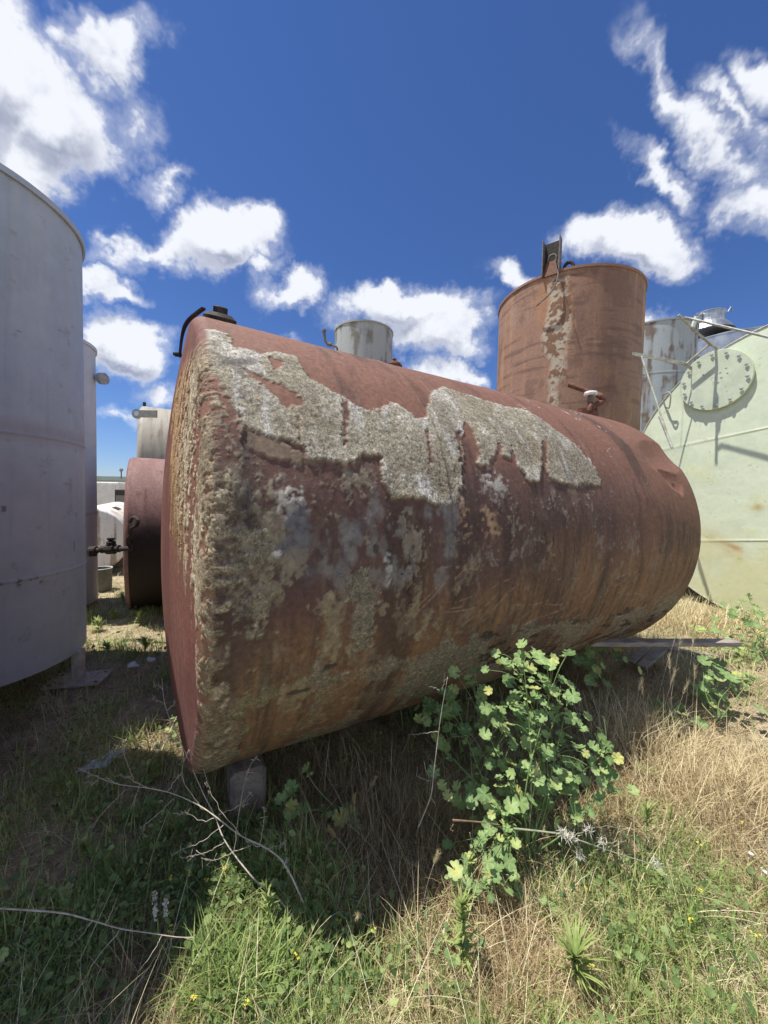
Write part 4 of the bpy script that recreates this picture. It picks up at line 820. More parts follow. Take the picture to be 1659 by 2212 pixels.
def leaves(n, c, nrm, L, w, tint, up=None):
    """n pointed oval leaves, each folded along its midrib"""
    nrm = nrm/np.linalg.norm(nrm, axis=1)[:, None]; r = RNG.normal(size=(n, 3)) if up is None else up; t = r-nrm*(r*nrm).sum(1)[:, None]; t /= np.linalg.norm(t, axis=1)[:, None]+1e-9; s_ = np.cross(nrm, t)
    pr = [(-.5, 0, 0), (-.15, .5, .12), (.2, .42, .10), (.5, 0, -.10), (.2, -.42, .10), (-.15, -.5, .12), (0, 0, -.02)]
    V = np.stack([c+t*(L*a)[:, None]+s_*(w*b)[:, None]+nrm*(w*h)[:, None] for a, b, h in pr], 1)
    T = np.array([(6, 0, 5), (6, 5, 4), (6, 4, 3), (6, 3, 2), (6, 2, 1), (6, 1, 0)])
    return V.reshape(-1, 3), (np.arange(n)[:, None, None]*7+T[None]).reshape(-1, 3), np.repeat(tint, 7)
def join(parts):
    V, Fs, T, o = [], [], [], 0
    for a, b2, c_ in parts: V.append(a); Fs.append(b2+o); T.append(c_); o += len(a)
    return np.concatenate(V), np.concatenate(Fs), np.concatenate(T)
def clear(P, L):
    """limit blade length under the tank's belly"""
    d = P-TP; s_ = d@TAX; lat = np.abs(d@TH); under = (s_ > -.15) & (s_ < TL+.3) & (lat < TR)
    zb_ = TP[2]-np.sqrt(np.maximum(TR*TR-lat**2, 0)); return np.where(under, np.minimum(L, np.maximum(zb_-P[:, 2]-.02, .015)), L)
def scatter(n, rmin=.75, rmax=9., amax=60):
    r = np.exp(RNG.uniform(math.log(rmin), math.log(rmax), n)); a = radians(90)-radians(1)*RNG.uniform(-amax, amax, n)
    x, y = r*np.cos(a), r*np.sin(a); return np.stack([x, y, ground_z(x, y)], 1)
def clumped(n, m_, rmax=9., sp=.012):
    c_ = scatter(n//m_, .75, rmax); c_ = np.repeat(c_, m_, 0); r_ = np.hypot(c_[:, 0], c_[:, 1])[:, None]; off = RNG.normal(0, 1, (len(c_), 2))*sp*(.6+.4*r_); c_[:, :2] += off; c_[:, 2] = ground_z(c_[:, 0], c_[:, 1]); return c_, np.arctan2(off[:, 1], off[:, 0])
def gp(x, y): return on_z(x, y, 0.03)[:2]
ZN = [(480, 2010, .30, 1.1), (600, 2080, .25, .7), (800, 2150, .30, .3), (1010, 2050, .15, .6), (150, 1800, .6, .9), (60, 2000, .3, .9), (260, 1350, .9, 1.1), (1250, 1950, .25, .6), (1450, 1900, .32, .45), (1600, 2000, .25, .4),
      (1500, 2120, .25, .4), (1600, 1350, .8, .6), (400, 2150, .18, -.8), (300, 2080, .12, -.6), (1480, 1620, .5, -.9), (1620, 1700, .4, -.9), (1300, 1550, .4, -.8), (1050, 2150, .16, -.5), (850, 1750, .5, -.5), (1150, 2120, .14, -.3), (280, 1440, .35, -.6), (1500, 1330, .7, -.6)]
def green(P):
    g = (fb2(P[:, 0], P[:, 1], 2.2, 2.2, 4, .55, 77.)-.5)*2.4-.05
    for x, y, r, w_ in ZN: q_ = gp(x, y); g = g+w_*np.exp(-((P[:, 0]-q_[0])**2+(P[:, 1]-q_[1])**2)/r**2)
    return g
def free(P, extra=.0):
    ok = RNG.random(len(P)) > .85*sst(fb2(P[:, 0], P[:, 1], 1.9, 1.9, 4, .6, 201.), .53, .60)          # thin, dusty patches
    for c_, R_ in ((RC, RRr), (SC, .62), (KC, 1.15), (AC, AR)): ok &= np.hypot(P[:, 0]-c_[0], P[:, 1]-c_[1]) > R_
    return ok
def clump_noise(P): return fb2(P[:, 0], P[:, 1], 6, 6, 3, .6, 88.)
# litter: short flat bits of straw
P = scatter(80000); n = len(P); P[:, 2] += RNG.uniform(.0, .015, n)
L = RNG.uniform(.02, .09, n)*(1+.12*P[:, 1]); V, Fs, T = blades(n, P, RNG.uniform(0, 2*pi, n), L, RNG.uniform(.0012, .0035, n)*(1+.25*np.maximum(P[:, 1]-1, 0)), RNG.uniform(1.15, 1.6, n), RNG.uniform(-.2, .3, n), RNG.random(n)**1.3, 2)
o = mesh('straw_litter', V, Fs, M_straw, tint=T); tag(o, 'short bits of dry straw lying matted all over the soil', 'litter', kind='stuff')
# dry grass
PA = scatter(70000); PB, hB = clumped(90000, 18, sp=.016); P = np.concatenate([PA, PB]); HD = np.concatenate([RNG.uniform(0, 2*pi, len(PA)), hB+RNG.normal(0, .5, len(hB))]); g = green(P); k = (RNG.random(len(P)) < np.clip(.55-.6*g+.9*(clump_noise(P)-.5), .05, 1)) & free(P); P = P[k]; HD = HD[k]; n = len(P)
far_ = 1+.30*np.maximum(P[:, 1]-1, 0); L = clear(P, RNG.uniform(.05, .20, n)*(1+.05*P[:, 1]))
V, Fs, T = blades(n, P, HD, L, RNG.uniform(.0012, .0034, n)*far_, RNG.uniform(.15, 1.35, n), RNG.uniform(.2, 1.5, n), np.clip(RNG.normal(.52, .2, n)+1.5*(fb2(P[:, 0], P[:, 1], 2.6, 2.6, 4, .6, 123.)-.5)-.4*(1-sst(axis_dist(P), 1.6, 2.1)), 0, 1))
P2 = scatter(2600, .8, 5); P2 = P2[free(P2) & (RNG.random(len(P2)) < np.clip(.75-.3*green(P2), .1, 1))]; n = len(P2)
L2 = clear(P2, RNG.uniform(.16, .42, n)); V2, F2, T2 = blades(n, P2, RNG.uniform(0, 2*pi, n), L2, RNG.uniform(.0018, .0034, n)*(1+.25*np.maximum(P2[:, 1]-1, 0)), RNG.uniform(.3, 1.3, n), RNG.uniform(.1, 1.2, n), np.clip(RNG.normal(.75, .2, n), 0, 1), 6)
Fs = np.concatenate([Fs, F2+len(V)]); V = np.concatenate([V, V2]); T = np.concatenate([T, T2])
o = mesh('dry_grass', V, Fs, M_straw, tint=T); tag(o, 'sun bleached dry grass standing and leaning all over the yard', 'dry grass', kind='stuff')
# green grass
PA = scatter(40000); PB, hB = clumped(90000, 14); P = np.concatenate([PA, PB]); HD = np.concatenate([RNG.uniform(0, 2*pi, len(PA)), hB+RNG.normal(0, .5, len(hB))]); g = green(P); k = (RNG.random(len(P)) < np.clip(.14+.62*g+.9*(clump_noise(P)-.5), .0, 1)) & free(P); P = P[k]; HD = HD[k]; n = len(P)
far_ = 1+.30*np.maximum(P[:, 1]-1, 0); L = clear(P, RNG.uniform(.05, .18, n)*(1+.06*P[:, 1]))
V, Fs, T = blades(n, P, HD, L, RNG.uniform(.0016, .0052, n)*far_, RNG.uniform(.0, .8, n), RNG.uniform(.2, 1.6, n), np.clip(RNG.normal(.72, .18, n)+1.2*(fb2(P[:, 0], P[:, 1], 3, 3, 4, .6, 143.)-.5), 0, 1))
o = mesh('green_grass', V, Fs, M_grass, tint=T); tag(o, 'fresh green grass growing through the dry grass', 'grass', kind='stuff')
# small broad leaves
P = scatter(60000); g = green(P)+.35*(P[:, 0] < -.3)-.25*(P[:, 0] > .3)+.1*(axis_dist(P) < 1.9); k = (RNG.random(len(P)) < np.clip(.02+.5*g+1.1*(fb2(P[:, 0], P[:, 1], 9, 9, 3, .6, 99.)-.5), .0, 1)) & free(P); P = P[k]; n = len(P)
P[:, 2] += clear(P, RNG.uniform(.01, .12, n)); nn = np.stack([RNG.normal(0, .5, n), RNG.normal(-.2, .5, n), np.ones(n)], 1); sz = RNG.uniform(.010, .032, n)*(1+.1*P[:, 1])
V, Fs, T = leaves(n, P, nn, sz, sz*RNG.uniform(.35, .8, n), np.clip(RNG.normal(.5, .25, n), 0, 1))
o = mesh('ground_cover', V, Fs, M_weed, tint=T); tag(o, 'low leafy green weeds covering the ground between the grasses', 'weeds', kind='stuff')

P = scatter(16000, 1.1, 5, 55); k = (axis_dist(P) < 2.0)&(np.abs((P-TP)@TH-.55) < 1.0); P = P[k]; n = len(P)
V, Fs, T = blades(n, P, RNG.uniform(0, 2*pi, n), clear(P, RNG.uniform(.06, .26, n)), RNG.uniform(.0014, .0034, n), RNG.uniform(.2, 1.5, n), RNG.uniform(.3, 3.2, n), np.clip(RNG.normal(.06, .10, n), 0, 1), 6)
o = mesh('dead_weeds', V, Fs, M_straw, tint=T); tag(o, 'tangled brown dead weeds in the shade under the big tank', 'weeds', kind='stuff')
# lobed mallow leaf
def lobed(c, nrm, toward_, R, tint, ns=35):
    nrm = nrm/np.linalg.norm(nrm); t = toward_-nrm*(toward_@nrm); t /= np.linalg.norm(t)+1e-9; s_ = np.cross(nrm, t)
    a = np.linspace(-pi*.93, pi*.93, ns); lob = np.abs(np.cos(a*3.5/1.0*.98))**.55; r = R*(.70+.30*lob)*(1+.06*np.cos(a)); cup = RNG.uniform(.0, .28); pl = RNG.uniform(.05, .12)
    ph = np.cos(a*7*.98)*pl
    V = [c]; 
    for f_, w_ in ((.5, .5), (1., 1.)): V += [c+(t*cos(x)+s_*sin(x))*(q_*f_)+nrm*(R*(cup*f_*f_+p_*w_*.8)) for x, q_, p_ in zip(a, r, ph)]
    V = np.array(V); i = np.arange(ns-1); T = np.concatenate([np.stack([0*i, 1+i, 2+i], 1), np.stack([1+i, 1+ns+i, 2+ns+i], 1), np.stack([1+i, 2+ns+i, 2+i], 1)]); return V, T, np.clip(np.concatenate([[tint+.25], np.full(ns, tint+.03), tint-.08+RNG.normal(0, .07, ns)]), 0, 1)
def mallow(label, pix, base, depth, dj, R0, nstem, extra=0, group='mallow plants', spread=.1):
    rt_ = empty('mallow_plant', base, label, 'plant', group); LP = []; st = MB()
    for x, y in pix: LP.append(keep_out(at(x, y, depth(x, y)+RNG.uniform(-dj, dj)), .03))
    c_ = np.array(LP)
    for _ in range(extra):
        q_ = c_[RNG.integers(len(c_))]+RNG.normal(0, spread, 3)*[1, 1, .8]; q_ = keep_out(q_, .03)
        if q_[2] > ground_z(q_[0], q_[1])+.03: LP.append(q_)
    c_ = np.array(LP); order = np.argsort(-c_[:, 2]); tips = [c_[i] for i in order[:: max(1, len(c_)//nstem)]][:nstem]; nodes = []
    for tp in tips:
        mid_ = (base*.6+tp*.4)+np.append(RNG.normal(0, .04, 2), .08*np.linalg.norm(tp-base)); s_ = spline([base, keep_out(mid_, .02), tp-Z*.02], 16)
        st.tube(s_, np.linspace(.0045, .0016, 16), 5); nodes += list(s_[3:])
    nodes = np.array(nodes); parts = []
    for q_ in LP:
        dn = np.linalg.norm(nodes-q_+Z*.05, axis=1); nd_ = nodes[dn.argmin()]; st.tube(spline([nd_, (nd_+q_)/2+Z*.02, q_], 6), .0011, 4, cap=False)
        out_ = q_-nd_; out_[2] = 0; nr = np.array([0, -.45, 1.])+RNG.normal(0, .38, 3)+.4*out_/(np.linalg.norm(out_)+.05)
        parts.append(lobed(q_, nr, out_+RNG.normal(0, .02, 3), R0*RNG.uniform(.55, 1.15), float(np.clip(RNG.normal(.58, .2), 0, .92)) if RNG.random() > .02 else 1.))
        if RNG.random() < .5:
            k_ = 3; parts.append(leaves(k_, nd_+RNG.normal(0, .012, (k_, 3)), RNG.normal(0, .5, (k_, 3))+Z, np.full(k_, .02), np.full(k_, .014), np.full(k_, .75)))
    V, Fs, T = join(parts); mesh('foliage', V, Fs, M_mallow, rt_, tint=T); st.build('stem', M_stem, rt_, True); return rt_
c7 = lambda L_: [(829.5+.5*x, 1327.2+.5*y) for x, y in L_]
c6 = lambda L_: [(.5*x, 1459.9+.5*y) for x, y in L_]
big = c7([(597, 125), (645, 152), (735, 190), (583, 207), (672, 195), (541, 288), (690, 280), (765, 283), (805, 308), (795, 358), (563, 400), (470, 410), (655, 350), (478, 472), (610, 495), (535, 515), (630, 230), (600, 345), (548, 375), (700, 300), (720, 320), (805, 445), (860, 495), (488, 577), (552, 568), (720, 605), (610, 548), (670, 570), (700, 520), (925, 545), (905, 570), (965, 570), (900, 620), (1008, 622), (950, 675), (960, 700), (402, 600), (350, 495), (300, 520), (262, 570), (275, 425), (240, 465), (380, 290), (425, 320), (450, 330), (500, 205), (440, 240), (460, 645), (520, 650), (605, 705), (635, 670), (550, 690), (570, 745), (505, 740), (368, 790), (435, 778), (340, 820), (488, 820), (628, 803), (550, 825), (385, 885), (605, 873), (535, 925), (460, 910), (415, 990), (570, 990), (448, 1065), (575, 760), (830, 855), (740, 895), (720, 760), (700, 800), (840, 650), (870, 600), (800, 640), (780, 700), (820, 690), (860, 720), (800, 760), (650, 440), (720, 400), (590, 440), (520, 450), (760, 520)])
mb = on_z(1140, 1850, .02); mallow('big sunlit mallow plant with lobed green leaves in front of the big rusty tank', big, mb, lambda x, y: (1.68-.22*max(0, (y-1640))/250) if x > 985 else 1.84, .08, .031, 15, 150, spread=.075)
ms = on_z(1012, 1930, .02); mallow('low mallow sprig with few round leaves at the foot of the big mallow', c7([(347, 1058), (306, 1105), (305, 1140), (358, 1165), (448, 1065), (455, 1120), (440, 1165), (480, 1135), (575, 1200), (690, 1240), (530, 1180), (400, 1180)]), ms, lambda x, y: 1.42, .04, .028, 4, 6, spread=.05)
b1 = on_z(1552, 1560, .05); mallow('mallow plant near the right edge below the end of the wooden plank', c7([(1440, 230), (1410, 250), (1470, 260), (1525, 280), (1400, 285), (1450, 275), (1375, 340), (1410, 370), (1430, 400), (1480, 400), (1450, 430), (1500, 300), (1460, 350)]), b1, lambda x, y: 2.75, .08, .042, 5, 22, spread=.09)
b2_ = on_z(1430, 1580, .05); mallow('small mallow among the dry grass left of the one by the plank end', c7([(1230, 440), (1190, 450), (1185, 390), (1215, 470), (1250, 450), (1210, 430)]), b2_, lambda x, y: 2.6, .06, .040, 3, 10, spread=.07)
b3 = on_z(1640, 1400, .1); mallow('dense leafy mallow bush against the green tank at the right edge', c7([(1540, 140), (1520, 90), (1560, 60), (1600, 40), (1640, 30), (1580, 100), (1630, 100), (1600, 150), (1640, 170), (1560, 190), (1500, 60), (1640, 230), (1610, 200), (1655, 70), (1620, 260)]), b3, lambda x, y: 3.7, .25, .045, 8, 110, spread=.20)
b4 = on_z(1300, 1420, .05); mallow('shaded mallow under the far belly of the big tank beside the plank', c7([(860, 200), (880, 230), (840, 190), (900, 260), (960, 300), (900, 180), (880, 160), (1000, 180), (1040, 195)]), b4, lambda x, y: 2.95, .10, .045, 4, 14, spread=.08)
b5 = on_z(1000, 1560, .02); mallow('dim mallow leaves low under the belly of the big tank', c7([(200, 395), (190, 380), (290, 345), (300, 325), (250, 330), (180, 400), (215, 400)]), b5, lambda x, y: 1.95, .05, .036, 3, 12, spread=.08)
b6 = on_z(745, 1765, .02); mallow('round leaved mallow seedling in the shade in front of the support block', c6([(1500, 560), (1470, 610), (1540, 600), (1510, 590), (1530, 640), (1240, 500), (1260, 480), (1310, 570)]), b6, lambda x, y: 1.75, .05, .034, 3, 8, spread=.05)
b7 = on_z(70, 2060, .02); mallow('shaded mallow with big dull leaves at the left edge of the photo', c6([(60, 1040), (120, 1080), (20, 1100), (150, 1130), (90, 1130), (30, 1160), (140, 1060), (190, 1100)]), b7, lambda x, y: 1.35, .06, .026, 4, 10, spread=.08)

# narrow leaved weeds
def fleabane(label, cx_, cy_, depth, h, n_, L0, w0, rosette=False, group='narrow leaved weeds'):
    tip = at(cx_, cy_, depth); b_0 = np.array([tip[0]+RNG.normal(0, .01), tip[1]+.02, 0]); b_0[2] = ground_z(b_0[0], b_0[1]); rt_ = empty('leafy_weed', b_0, label, 'plant', group)
    hgt = max(tip[2]-b_0[2], .05) if h is None else h; s_ = spline([b_0, b_0+Z*hgt*.5+np.array([.01, .01, 0]), b_0+Z*hgt], 10); MB().tube(s_, np.linspace(.0028, .0014, 10), 6).build('stem', M_stem, rt_, True)
    t_ = RNG.uniform(.0, 1, n_)**(.55 if not rosette else .25); base = np.stack([np.interp(t_, np.linspace(0, 1, 10), s_[:, k]) for k in range(3)], 1)
    hd = np.arange(n_)*2.39996+RNG.normal(0, .2, n_); L = L0*RNG.uniform(.6, 1.1, n_)*(1-.45*t_ if not rosette else 1); lean = 1.35-.95*t_+RNG.normal(0, .12, n_)
    V, Fs, T = blades(n_, base, hd, L, np.full(n_, w0)*RNG.uniform(.8, 1.2, n_), lean, np.full(n_, .55), np.clip(RNG.normal(.80, .12, n_), 0, 1), 4); 
    mesh('foliage', V, Fs, M_grass, rt_, tint=T); return rt_
fleabane('bright green spiky weed rosette at the bottom right, seen from above', 1250, 2085, 1.19, None, 70, .12, .011, True)
fleabane('tall bushy weed with narrow upright leaves at the bottom centre', 1010, 1965, 1.20, None, 75, .11, .0095)
fleabane('feathery weed at the bottom edge below the spiky rosette', 1255, 2165, .98, .12, 46, .07, .010)
fleabane('small spiky weed right of the woolly stalk', 1402, 1757, 1.66, None, 46, .075, .008, True)
fleabane('slim leafy weed at the top of the left green clump', 560, 1925, 1.27, None, 50, .07, .008)
fleabane('slim leafy weed in the shade by the plastic scrap', 315, 1665, 2.0, None, 60, .10, .012)
fleabane('shaded feathery weed left of the green clump', 180, 1850, 1.62, None, 60, .09, .010)
for i_, (x, y, d_) in enumerate(((205, 1345, 4.2), (245, 1330, 4.6), (225, 1400, 3.7), (300, 1330, 4.4), (310, 1385, 3.7), (205, 1290, 5.3), (262, 1290, 5.2))):
    fleabane(['leafy weed at the foot of the big grey tank leg', 'leafy weed midway between the grey and red tanks', 'leafy weed beside the white litter behind the leg', 'leafy weed against the foot of the red tank', 'pale leafy weed at the dark corner of the red tank', 'leafy weed below the steel drum', 'leafy weed right of the steel drum'][i_], x, y, d_, None, 50, .16, .018)
# tall green tuft, bottom left of centre
def tuft(label, pxs, depth, n_, L0, w0, r, mat, tm=.6, lean=.5, group=None, name='grass_tuft'):
    c_ = np.mean([at(x, y, depth) for x, y in pxs], 0); rt_ = empty(name, (c_[0], c_[1], float(ground_z(c_[0], c_[1]))), label, 'grass', group)
    ctr = np.array([at(x, y, depth)[:2] for x, y in pxs]); b_ = ctr[RNG.integers(len(ctr), size=n_)]+RNG.normal(0, r, (n_, 2)); b_ = np.c_[b_, ground_z(b_[:, 0], b_[:, 1])]
    V, Fs, T = blades(n_, b_, RNG.uniform(0, 2*pi, n_), L0*RNG.uniform(.5, 1.1, n_), w0*RNG.uniform(.7, 1.3, n_), RNG.uniform(0, lean, n_), RNG.uniform(.3, 1.6, n_), np.clip(RNG.normal(tm, .18, n_), 0, 1), 4); mesh('foliage', V, Fs, mat, rt_, tint=T); return rt_
tuft('lush sunlit tuft of long green grass at the bottom left of centre', [(440, 2050), (490, 2060), (560, 2080), (470, 2090), (520, 2110)], 1.16, 420, .24, .0062, .05, M_grass, .62)
tuft('bleached dry tussock in front of the wooden plank', [(1380, 1560), (1440, 1590), (1330, 1570)], 2.45, 700, .40, .004, .13, M_straw, .7, .8, 'dry tussocks', 'dry_tussock')
tuft('tan dry tussock right of the big mallow', [(1540, 1680), (1600, 1720), (1470, 1700)], 2.0, 800, .28, .0035, .13, M_straw, .6, .9, 'dry tussocks', 'dry_tussock')
tuft('dry tussock under the far rounded end of the big tank', [(1500, 1345), (1440, 1350), (1550, 1345)], 4.6, 700, .42, .007, .25, M_straw, .7, .8, 'dry tussocks', 'dry_tussock')
tuft('brown dry tussock under the belly of the big tank', [(860, 1800), (900, 1760), (820, 1820)], 1.72, 600, .30, .003, .11, M_straw, .2, .7, 'dry tussocks', 'dry_tussock')
tuft('brown dry tussock left of the big mallow stems', [(930, 1720), (960, 1800)], 1.8, 500, .30, .003, .09, M_straw, .3, .7, 'dry tussocks', 'dry_tussock')

# dead branching weeds
def twigs(name, label, lines, thick, mat=M_twig, cat='branch', fuzz=0):
    rt_ = empty(name, lines[0][0], label, cat); main_ = MB().tube(spline(lines[0], 40), np.linspace(thick, thick*.35, 40), 6); main_.build('main_stem', mat, rt_, True)
    for ln, f_ in [(l, .42) for l in lines[1:]]:
        q_ = spline(ln, 16); jit = RNG.normal(0, .0018, q_.shape); jit[0] = 0; MBq = MB().tube(q_+jit, np.linspace(thick*f_, thick*.16, 16), 5)
        for _ in range(fuzz):
            i_ = RNG.integers(9, 16); MBq.tube([q_[i_], q_[i_]+RNG.normal(0, .007, 3), q_[i_]+RNG.normal(0, .012, 3)], .0009, 3)
        MBq.build('side_twig', mat, rt_, True)
    return rt_
def L6(pts, d0, d1): q_ = c6(pts); return [at(x, y, d0+(d1-d0)*i/(len(q_)-1)) for i, (x, y) in enumerate(q_)]
def L7(pts, d0, d1): q_ = c7(pts); return [at(x, y, d0+(d1-d0)*i/(len(q_)-1)) for i, (x, y) in enumerate(q_)]
twigs('dead_branch', 'bare grey dead weed stem arching left across the bottom of the tank', [L6([(1345, 1060), (1240, 830), (1160, 750), (1040, 690), (940, 615), (860, 560), (750, 510), (640, 485), (520, 470), (440, 445), (330, 395)], 1.32, 1.62),
    L6([(640, 485), (580, 455), (540, 435), (500, 430)], 1.52, 1.50), L6([(580, 450), (545, 370), (530, 285)], 1.55, 1.58), L6([(545, 490), (490, 545), (400, 640), (350, 715)], 1.56, 1.5), L6([(750, 530), (690, 590), (630, 640), (625, 665)], 1.5, 1.47), L6([(1085, 730), (1010, 760), (930, 795), (870, 785)], 1.36, 1.32),
    L6([(1040, 690), (1100, 730), (1170, 745), (1235, 715)], 1.38, 1.33), L6([(1120, 730), (1140, 640), (1142, 570)], 1.36, 1.34), L6([(440, 445), (400, 430), (370, 440)], 1.6, 1.58), L6([(510, 465), (440, 440), (390, 475)], 1.56, 1.55), L6([(1245, 850), (1230, 820), (1240, 785)], 1.3, 1.29), L6([(720, 500), (760, 450), (775, 425)], 1.5, 1.5)], .0032, fuzz=7)
twigs('dead_branch', 'bare dead weed stem rising steeply in front of the round tank end', [L6([(1330, 1140), (1210, 970), (1110, 890), (1010, 770), (960, 690), (930, 610), (870, 490), (800, 330), (740, 200), (710, 110), (700, 10)], 1.28, 1.72),
    L6([(880, 580), (810, 490), (785, 410), (820, 315)], 1.48, 1.5), L6([(770, 290), (740, 270), (720, 250)], 1.6, 1.58), L6([(750, 280), (700, 290), (665, 315)], 1.6, 1.58), L6([(735, 185), (670, 190), (630, 185)], 1.65, 1.64), L6([(725, 150), (745, 125), (760, 118)], 1.66, 1.64), L6([(710, 120), (685, 105), (660, 100)], 1.68, 1.68), L6([(705, 60), (690, 45), (675, 35)], 1.7, 1.7),
    L6([(925, 615), (870, 625), (800, 590), (760, 610)], 1.42, 1.40), L6([(965, 645), (880, 710), (800, 745), (750, 770)], 1.4, 1.35), L6([(970, 720), (900, 760), (800, 785)], 1.38, 1.34), L6([(945, 600), (1030, 560), (1085, 505)], 1.42, 1.40), L6([(1010, 770), (1025, 650), (1040, 540), (1075, 400), (1110, 345)], 1.34, 1.40), L6([(1040, 690), (950, 570), (900, 480), (880, 405)], 1.37, 1.43)], .0032, fuzz=7)
twigs('dry_stalk', 'long pale dry stalk reaching in from the left edge over the shade', [L6([(-40, 1003), (90, 1010), (270, 1025), (390, 1055), (520, 1092), (640, 1110), (760, 1128), (840, 1130)], 1.22, 1.16),
    L6([(515, 1098), (450, 1180), (400, 1250), (330, 1370), (270, 1450)], 1.17, 1.06), L6([(400, 1056), (350, 1120), (305, 1165)], 1.18, 1.14), L6([(455, 1070), (490, 1000), (512, 940)], 1.18, 1.19), L6([(190, 1040), (210, 1025), (230, 1020)], 1.2, 1.2), L6([(700, 1120), (670, 1180), (600, 1280)], 1.16, 1.1)], .0030, fuzz=0)
twigs('dead_twig', 'thin upright dead twig left of the big mallow, against the tank belly', [L7([(148, 920), (200, 790), (213, 700), (225, 600), (240, 480), (255, 380), (275, 270)], 1.50, 1.50), L7([(240, 330), (220, 318), (195, 312)], 1.5, 1.5), L7([(235, 505), (170, 515), (105, 520)], 1.5, 1.48), L7([(195, 700), (180, 670), (170, 630)], 1.5, 1.5), L7([(205, 720), (170, 712), (145, 700)], 1.5, 1.49), L7([(250, 330), (258, 300), (260, 262)], 1.5, 1.5), L7([(200, 790), (215, 810), (225, 830)], 1.5, 1.5)], .0026, fuzz=1)
wo = twigs('woolly_stalk', 'fallen green-grey thistle stalk with white woolly patches below the big mallow', [L7([(560, 925), (700, 940), (790, 955), (870, 985), (1000, 1030), (1180, 1085), (1260, 1100)], 1.42, 1.36), L7([(815, 965), (850, 1010), (850, 1070)], 1.40, 1.38), L7([(830, 950), (900, 925), (960, 915), (1040, 925)], 1.40, 1.40), L7([(930, 995), (1000, 985), (1040, 980)], 1.39, 1.38), L7([(910, 925), (905, 885), (910, 850)], 1.4, 1.4), L7([(370, 940), (380, 985), (410, 1000)], 1.42, 1.42)], .0036, M_greypipe if False else simple('thistle_stem', (.20, .24, .14), (.32, .33, .22), 30))
for (x, y) in ((770, 945), (790, 960), (820, 965), (845, 1040), (940, 985), (1178, 1075), (880, 935)):
    p = L7([(x, y), (x+1, y)], 1.39, 1.39)[0]; n_ = 40; V, Fs, T = blades(n_, p+RNG.normal(0, .006, (n_, 3)), RNG.uniform(0, 2*pi, n_), RNG.uniform(.012, .028, n_), np.full(n_, .0022), RNG.uniform(0, 2.5, n_), np.full(n_, .4), np.full(n_, .9), 2); mesh('woolly_leaf', V, Fs, M_flower, wo, tint=T)
twigs('cut_stem', 'thick brown broken stem end sticking out left of the mallow foot', [L7([(298, 890), (340, 892), (420, 898), (500, 910)], 1.47, 1.52), L7([(300, 905), (290, 930), (300, 935)], 1.47, 1.46)], .0048, simple('brown_stem', (.28, .19, .13), (.16, .10, .07), 30))
rc_ = empty('root_clump', (-.30, 1.42, 0), 'tangled clump of dead brown stems on the small mound in front of the tank', 'roots')
for _ in range(26):
    q0 = np.array([-.30+RNG.normal(0, .07), 1.40+RNG.normal(0, .05), 0]); q0[2] = ground_z(q0[0], q0[1])-.005; dr_ = np.append(RNG.normal(0, 1, 2), 0); dr_ /= np.linalg.norm(dr_); ln = RNG.uniform(.06, .15)
    q1 = q0+dr_*ln*.5+Z*RNG.uniform(.005, .03); q2 = q0+dr_*ln; q2[2] = ground_z(q2[0], q2[1])+RNG.uniform(0, .02); MB().tube(spline([q0, q1, q2], 8), np.linspace(.005, .002, 8), 5).build('dead_stem', M_twig, rc_, True)

# seed heads and flowers
def seedhead(label, x, y, d_, L_=.07, n_=70, ang=.3, mat=M_straw, tm=.5, name='foxtail_grass', group='foxtail seed heads', base=None):
    tp = at(x, y, d_); b_ = np.array([tp[0]+RNG.normal(0, .05), tp[1]+RNG.uniform(0, .06), 0]) if base is None else np.append(on_z(*base)[:2], 0); b_[2] = ground_z(b_[0], b_[1]); rt_ = empty(name, b_, label, 'grass', group)
    s_ = spline([b_, (b_+tp)/2+np.array([0, .0, .03]), tp], 14); MB().tube(s_, .0011, 4).build('stalk', M_twig, rt_, True)
    ax, h, v = frame(s_[-1]-s_[-3]+np.array([1e-3, 0, 0])); u_ = RNG.uniform(0, 1, n_); b0 = tp+ax*(u_*L_)[:, None]; an = RNG.uniform(0, 2*pi, n_); dr = ax*1.0+(np.cos(an)[:, None]*h+np.sin(an)[:, None]*v)*ang*2; dr /= np.linalg.norm(dr, axis=1)[:, None]
    Lb = RNG.uniform(.5, 1, n_)*L_*.55; sd = np.cross(dr, [0, 1, .2]); sd /= np.linalg.norm(sd, axis=1)[:, None]; V = np.stack([b0-sd*.0009, b0+sd*.0009, b0+dr*Lb[:, None]], 1).reshape(-1, 3)
    mesh('seed_head', V, np.arange(n_*3).reshape(-1, 3), mat, rt_, tint=np.full(n_*3, tm)); return rt_
sh_pts = [(c6([(1600, 480)])[0], 1.75, 'upright foxtail head highest in the shade right of the support block'), (c6([(1530, 560)])[0], 1.65, 'foxtail head just below and left of the highest shaded one'), (c6([(1455, 700)])[0], 1.5, 'leaning foxtail head in the middle of the tank shade'), (c6([(1330, 810)])[0], 1.42, 'pinkish foxtail head lying low near the root mound'),
          (c6([(1560, 1030)])[0], 1.3, 'sunlit tan foxtail head right of the root mound'), (c7([(215, 1080)])[0], 1.33, 'sunlit orange foxtail head left of the low mallow sprig'), (c7([(655, 700)])[0], 1.6, 'fine foxtail head inside the big mallow'), (c7([(1455, 790)])[0], 1.75, 'bushy bleached foxtail head at the right among straw')]
for (x, y), d_, lb_ in sh_pts: seedhead(lb_, x, y, d_, .055, 90, .30, M_straw, .45 if d_ > 1.35 and x < 830 else .8)
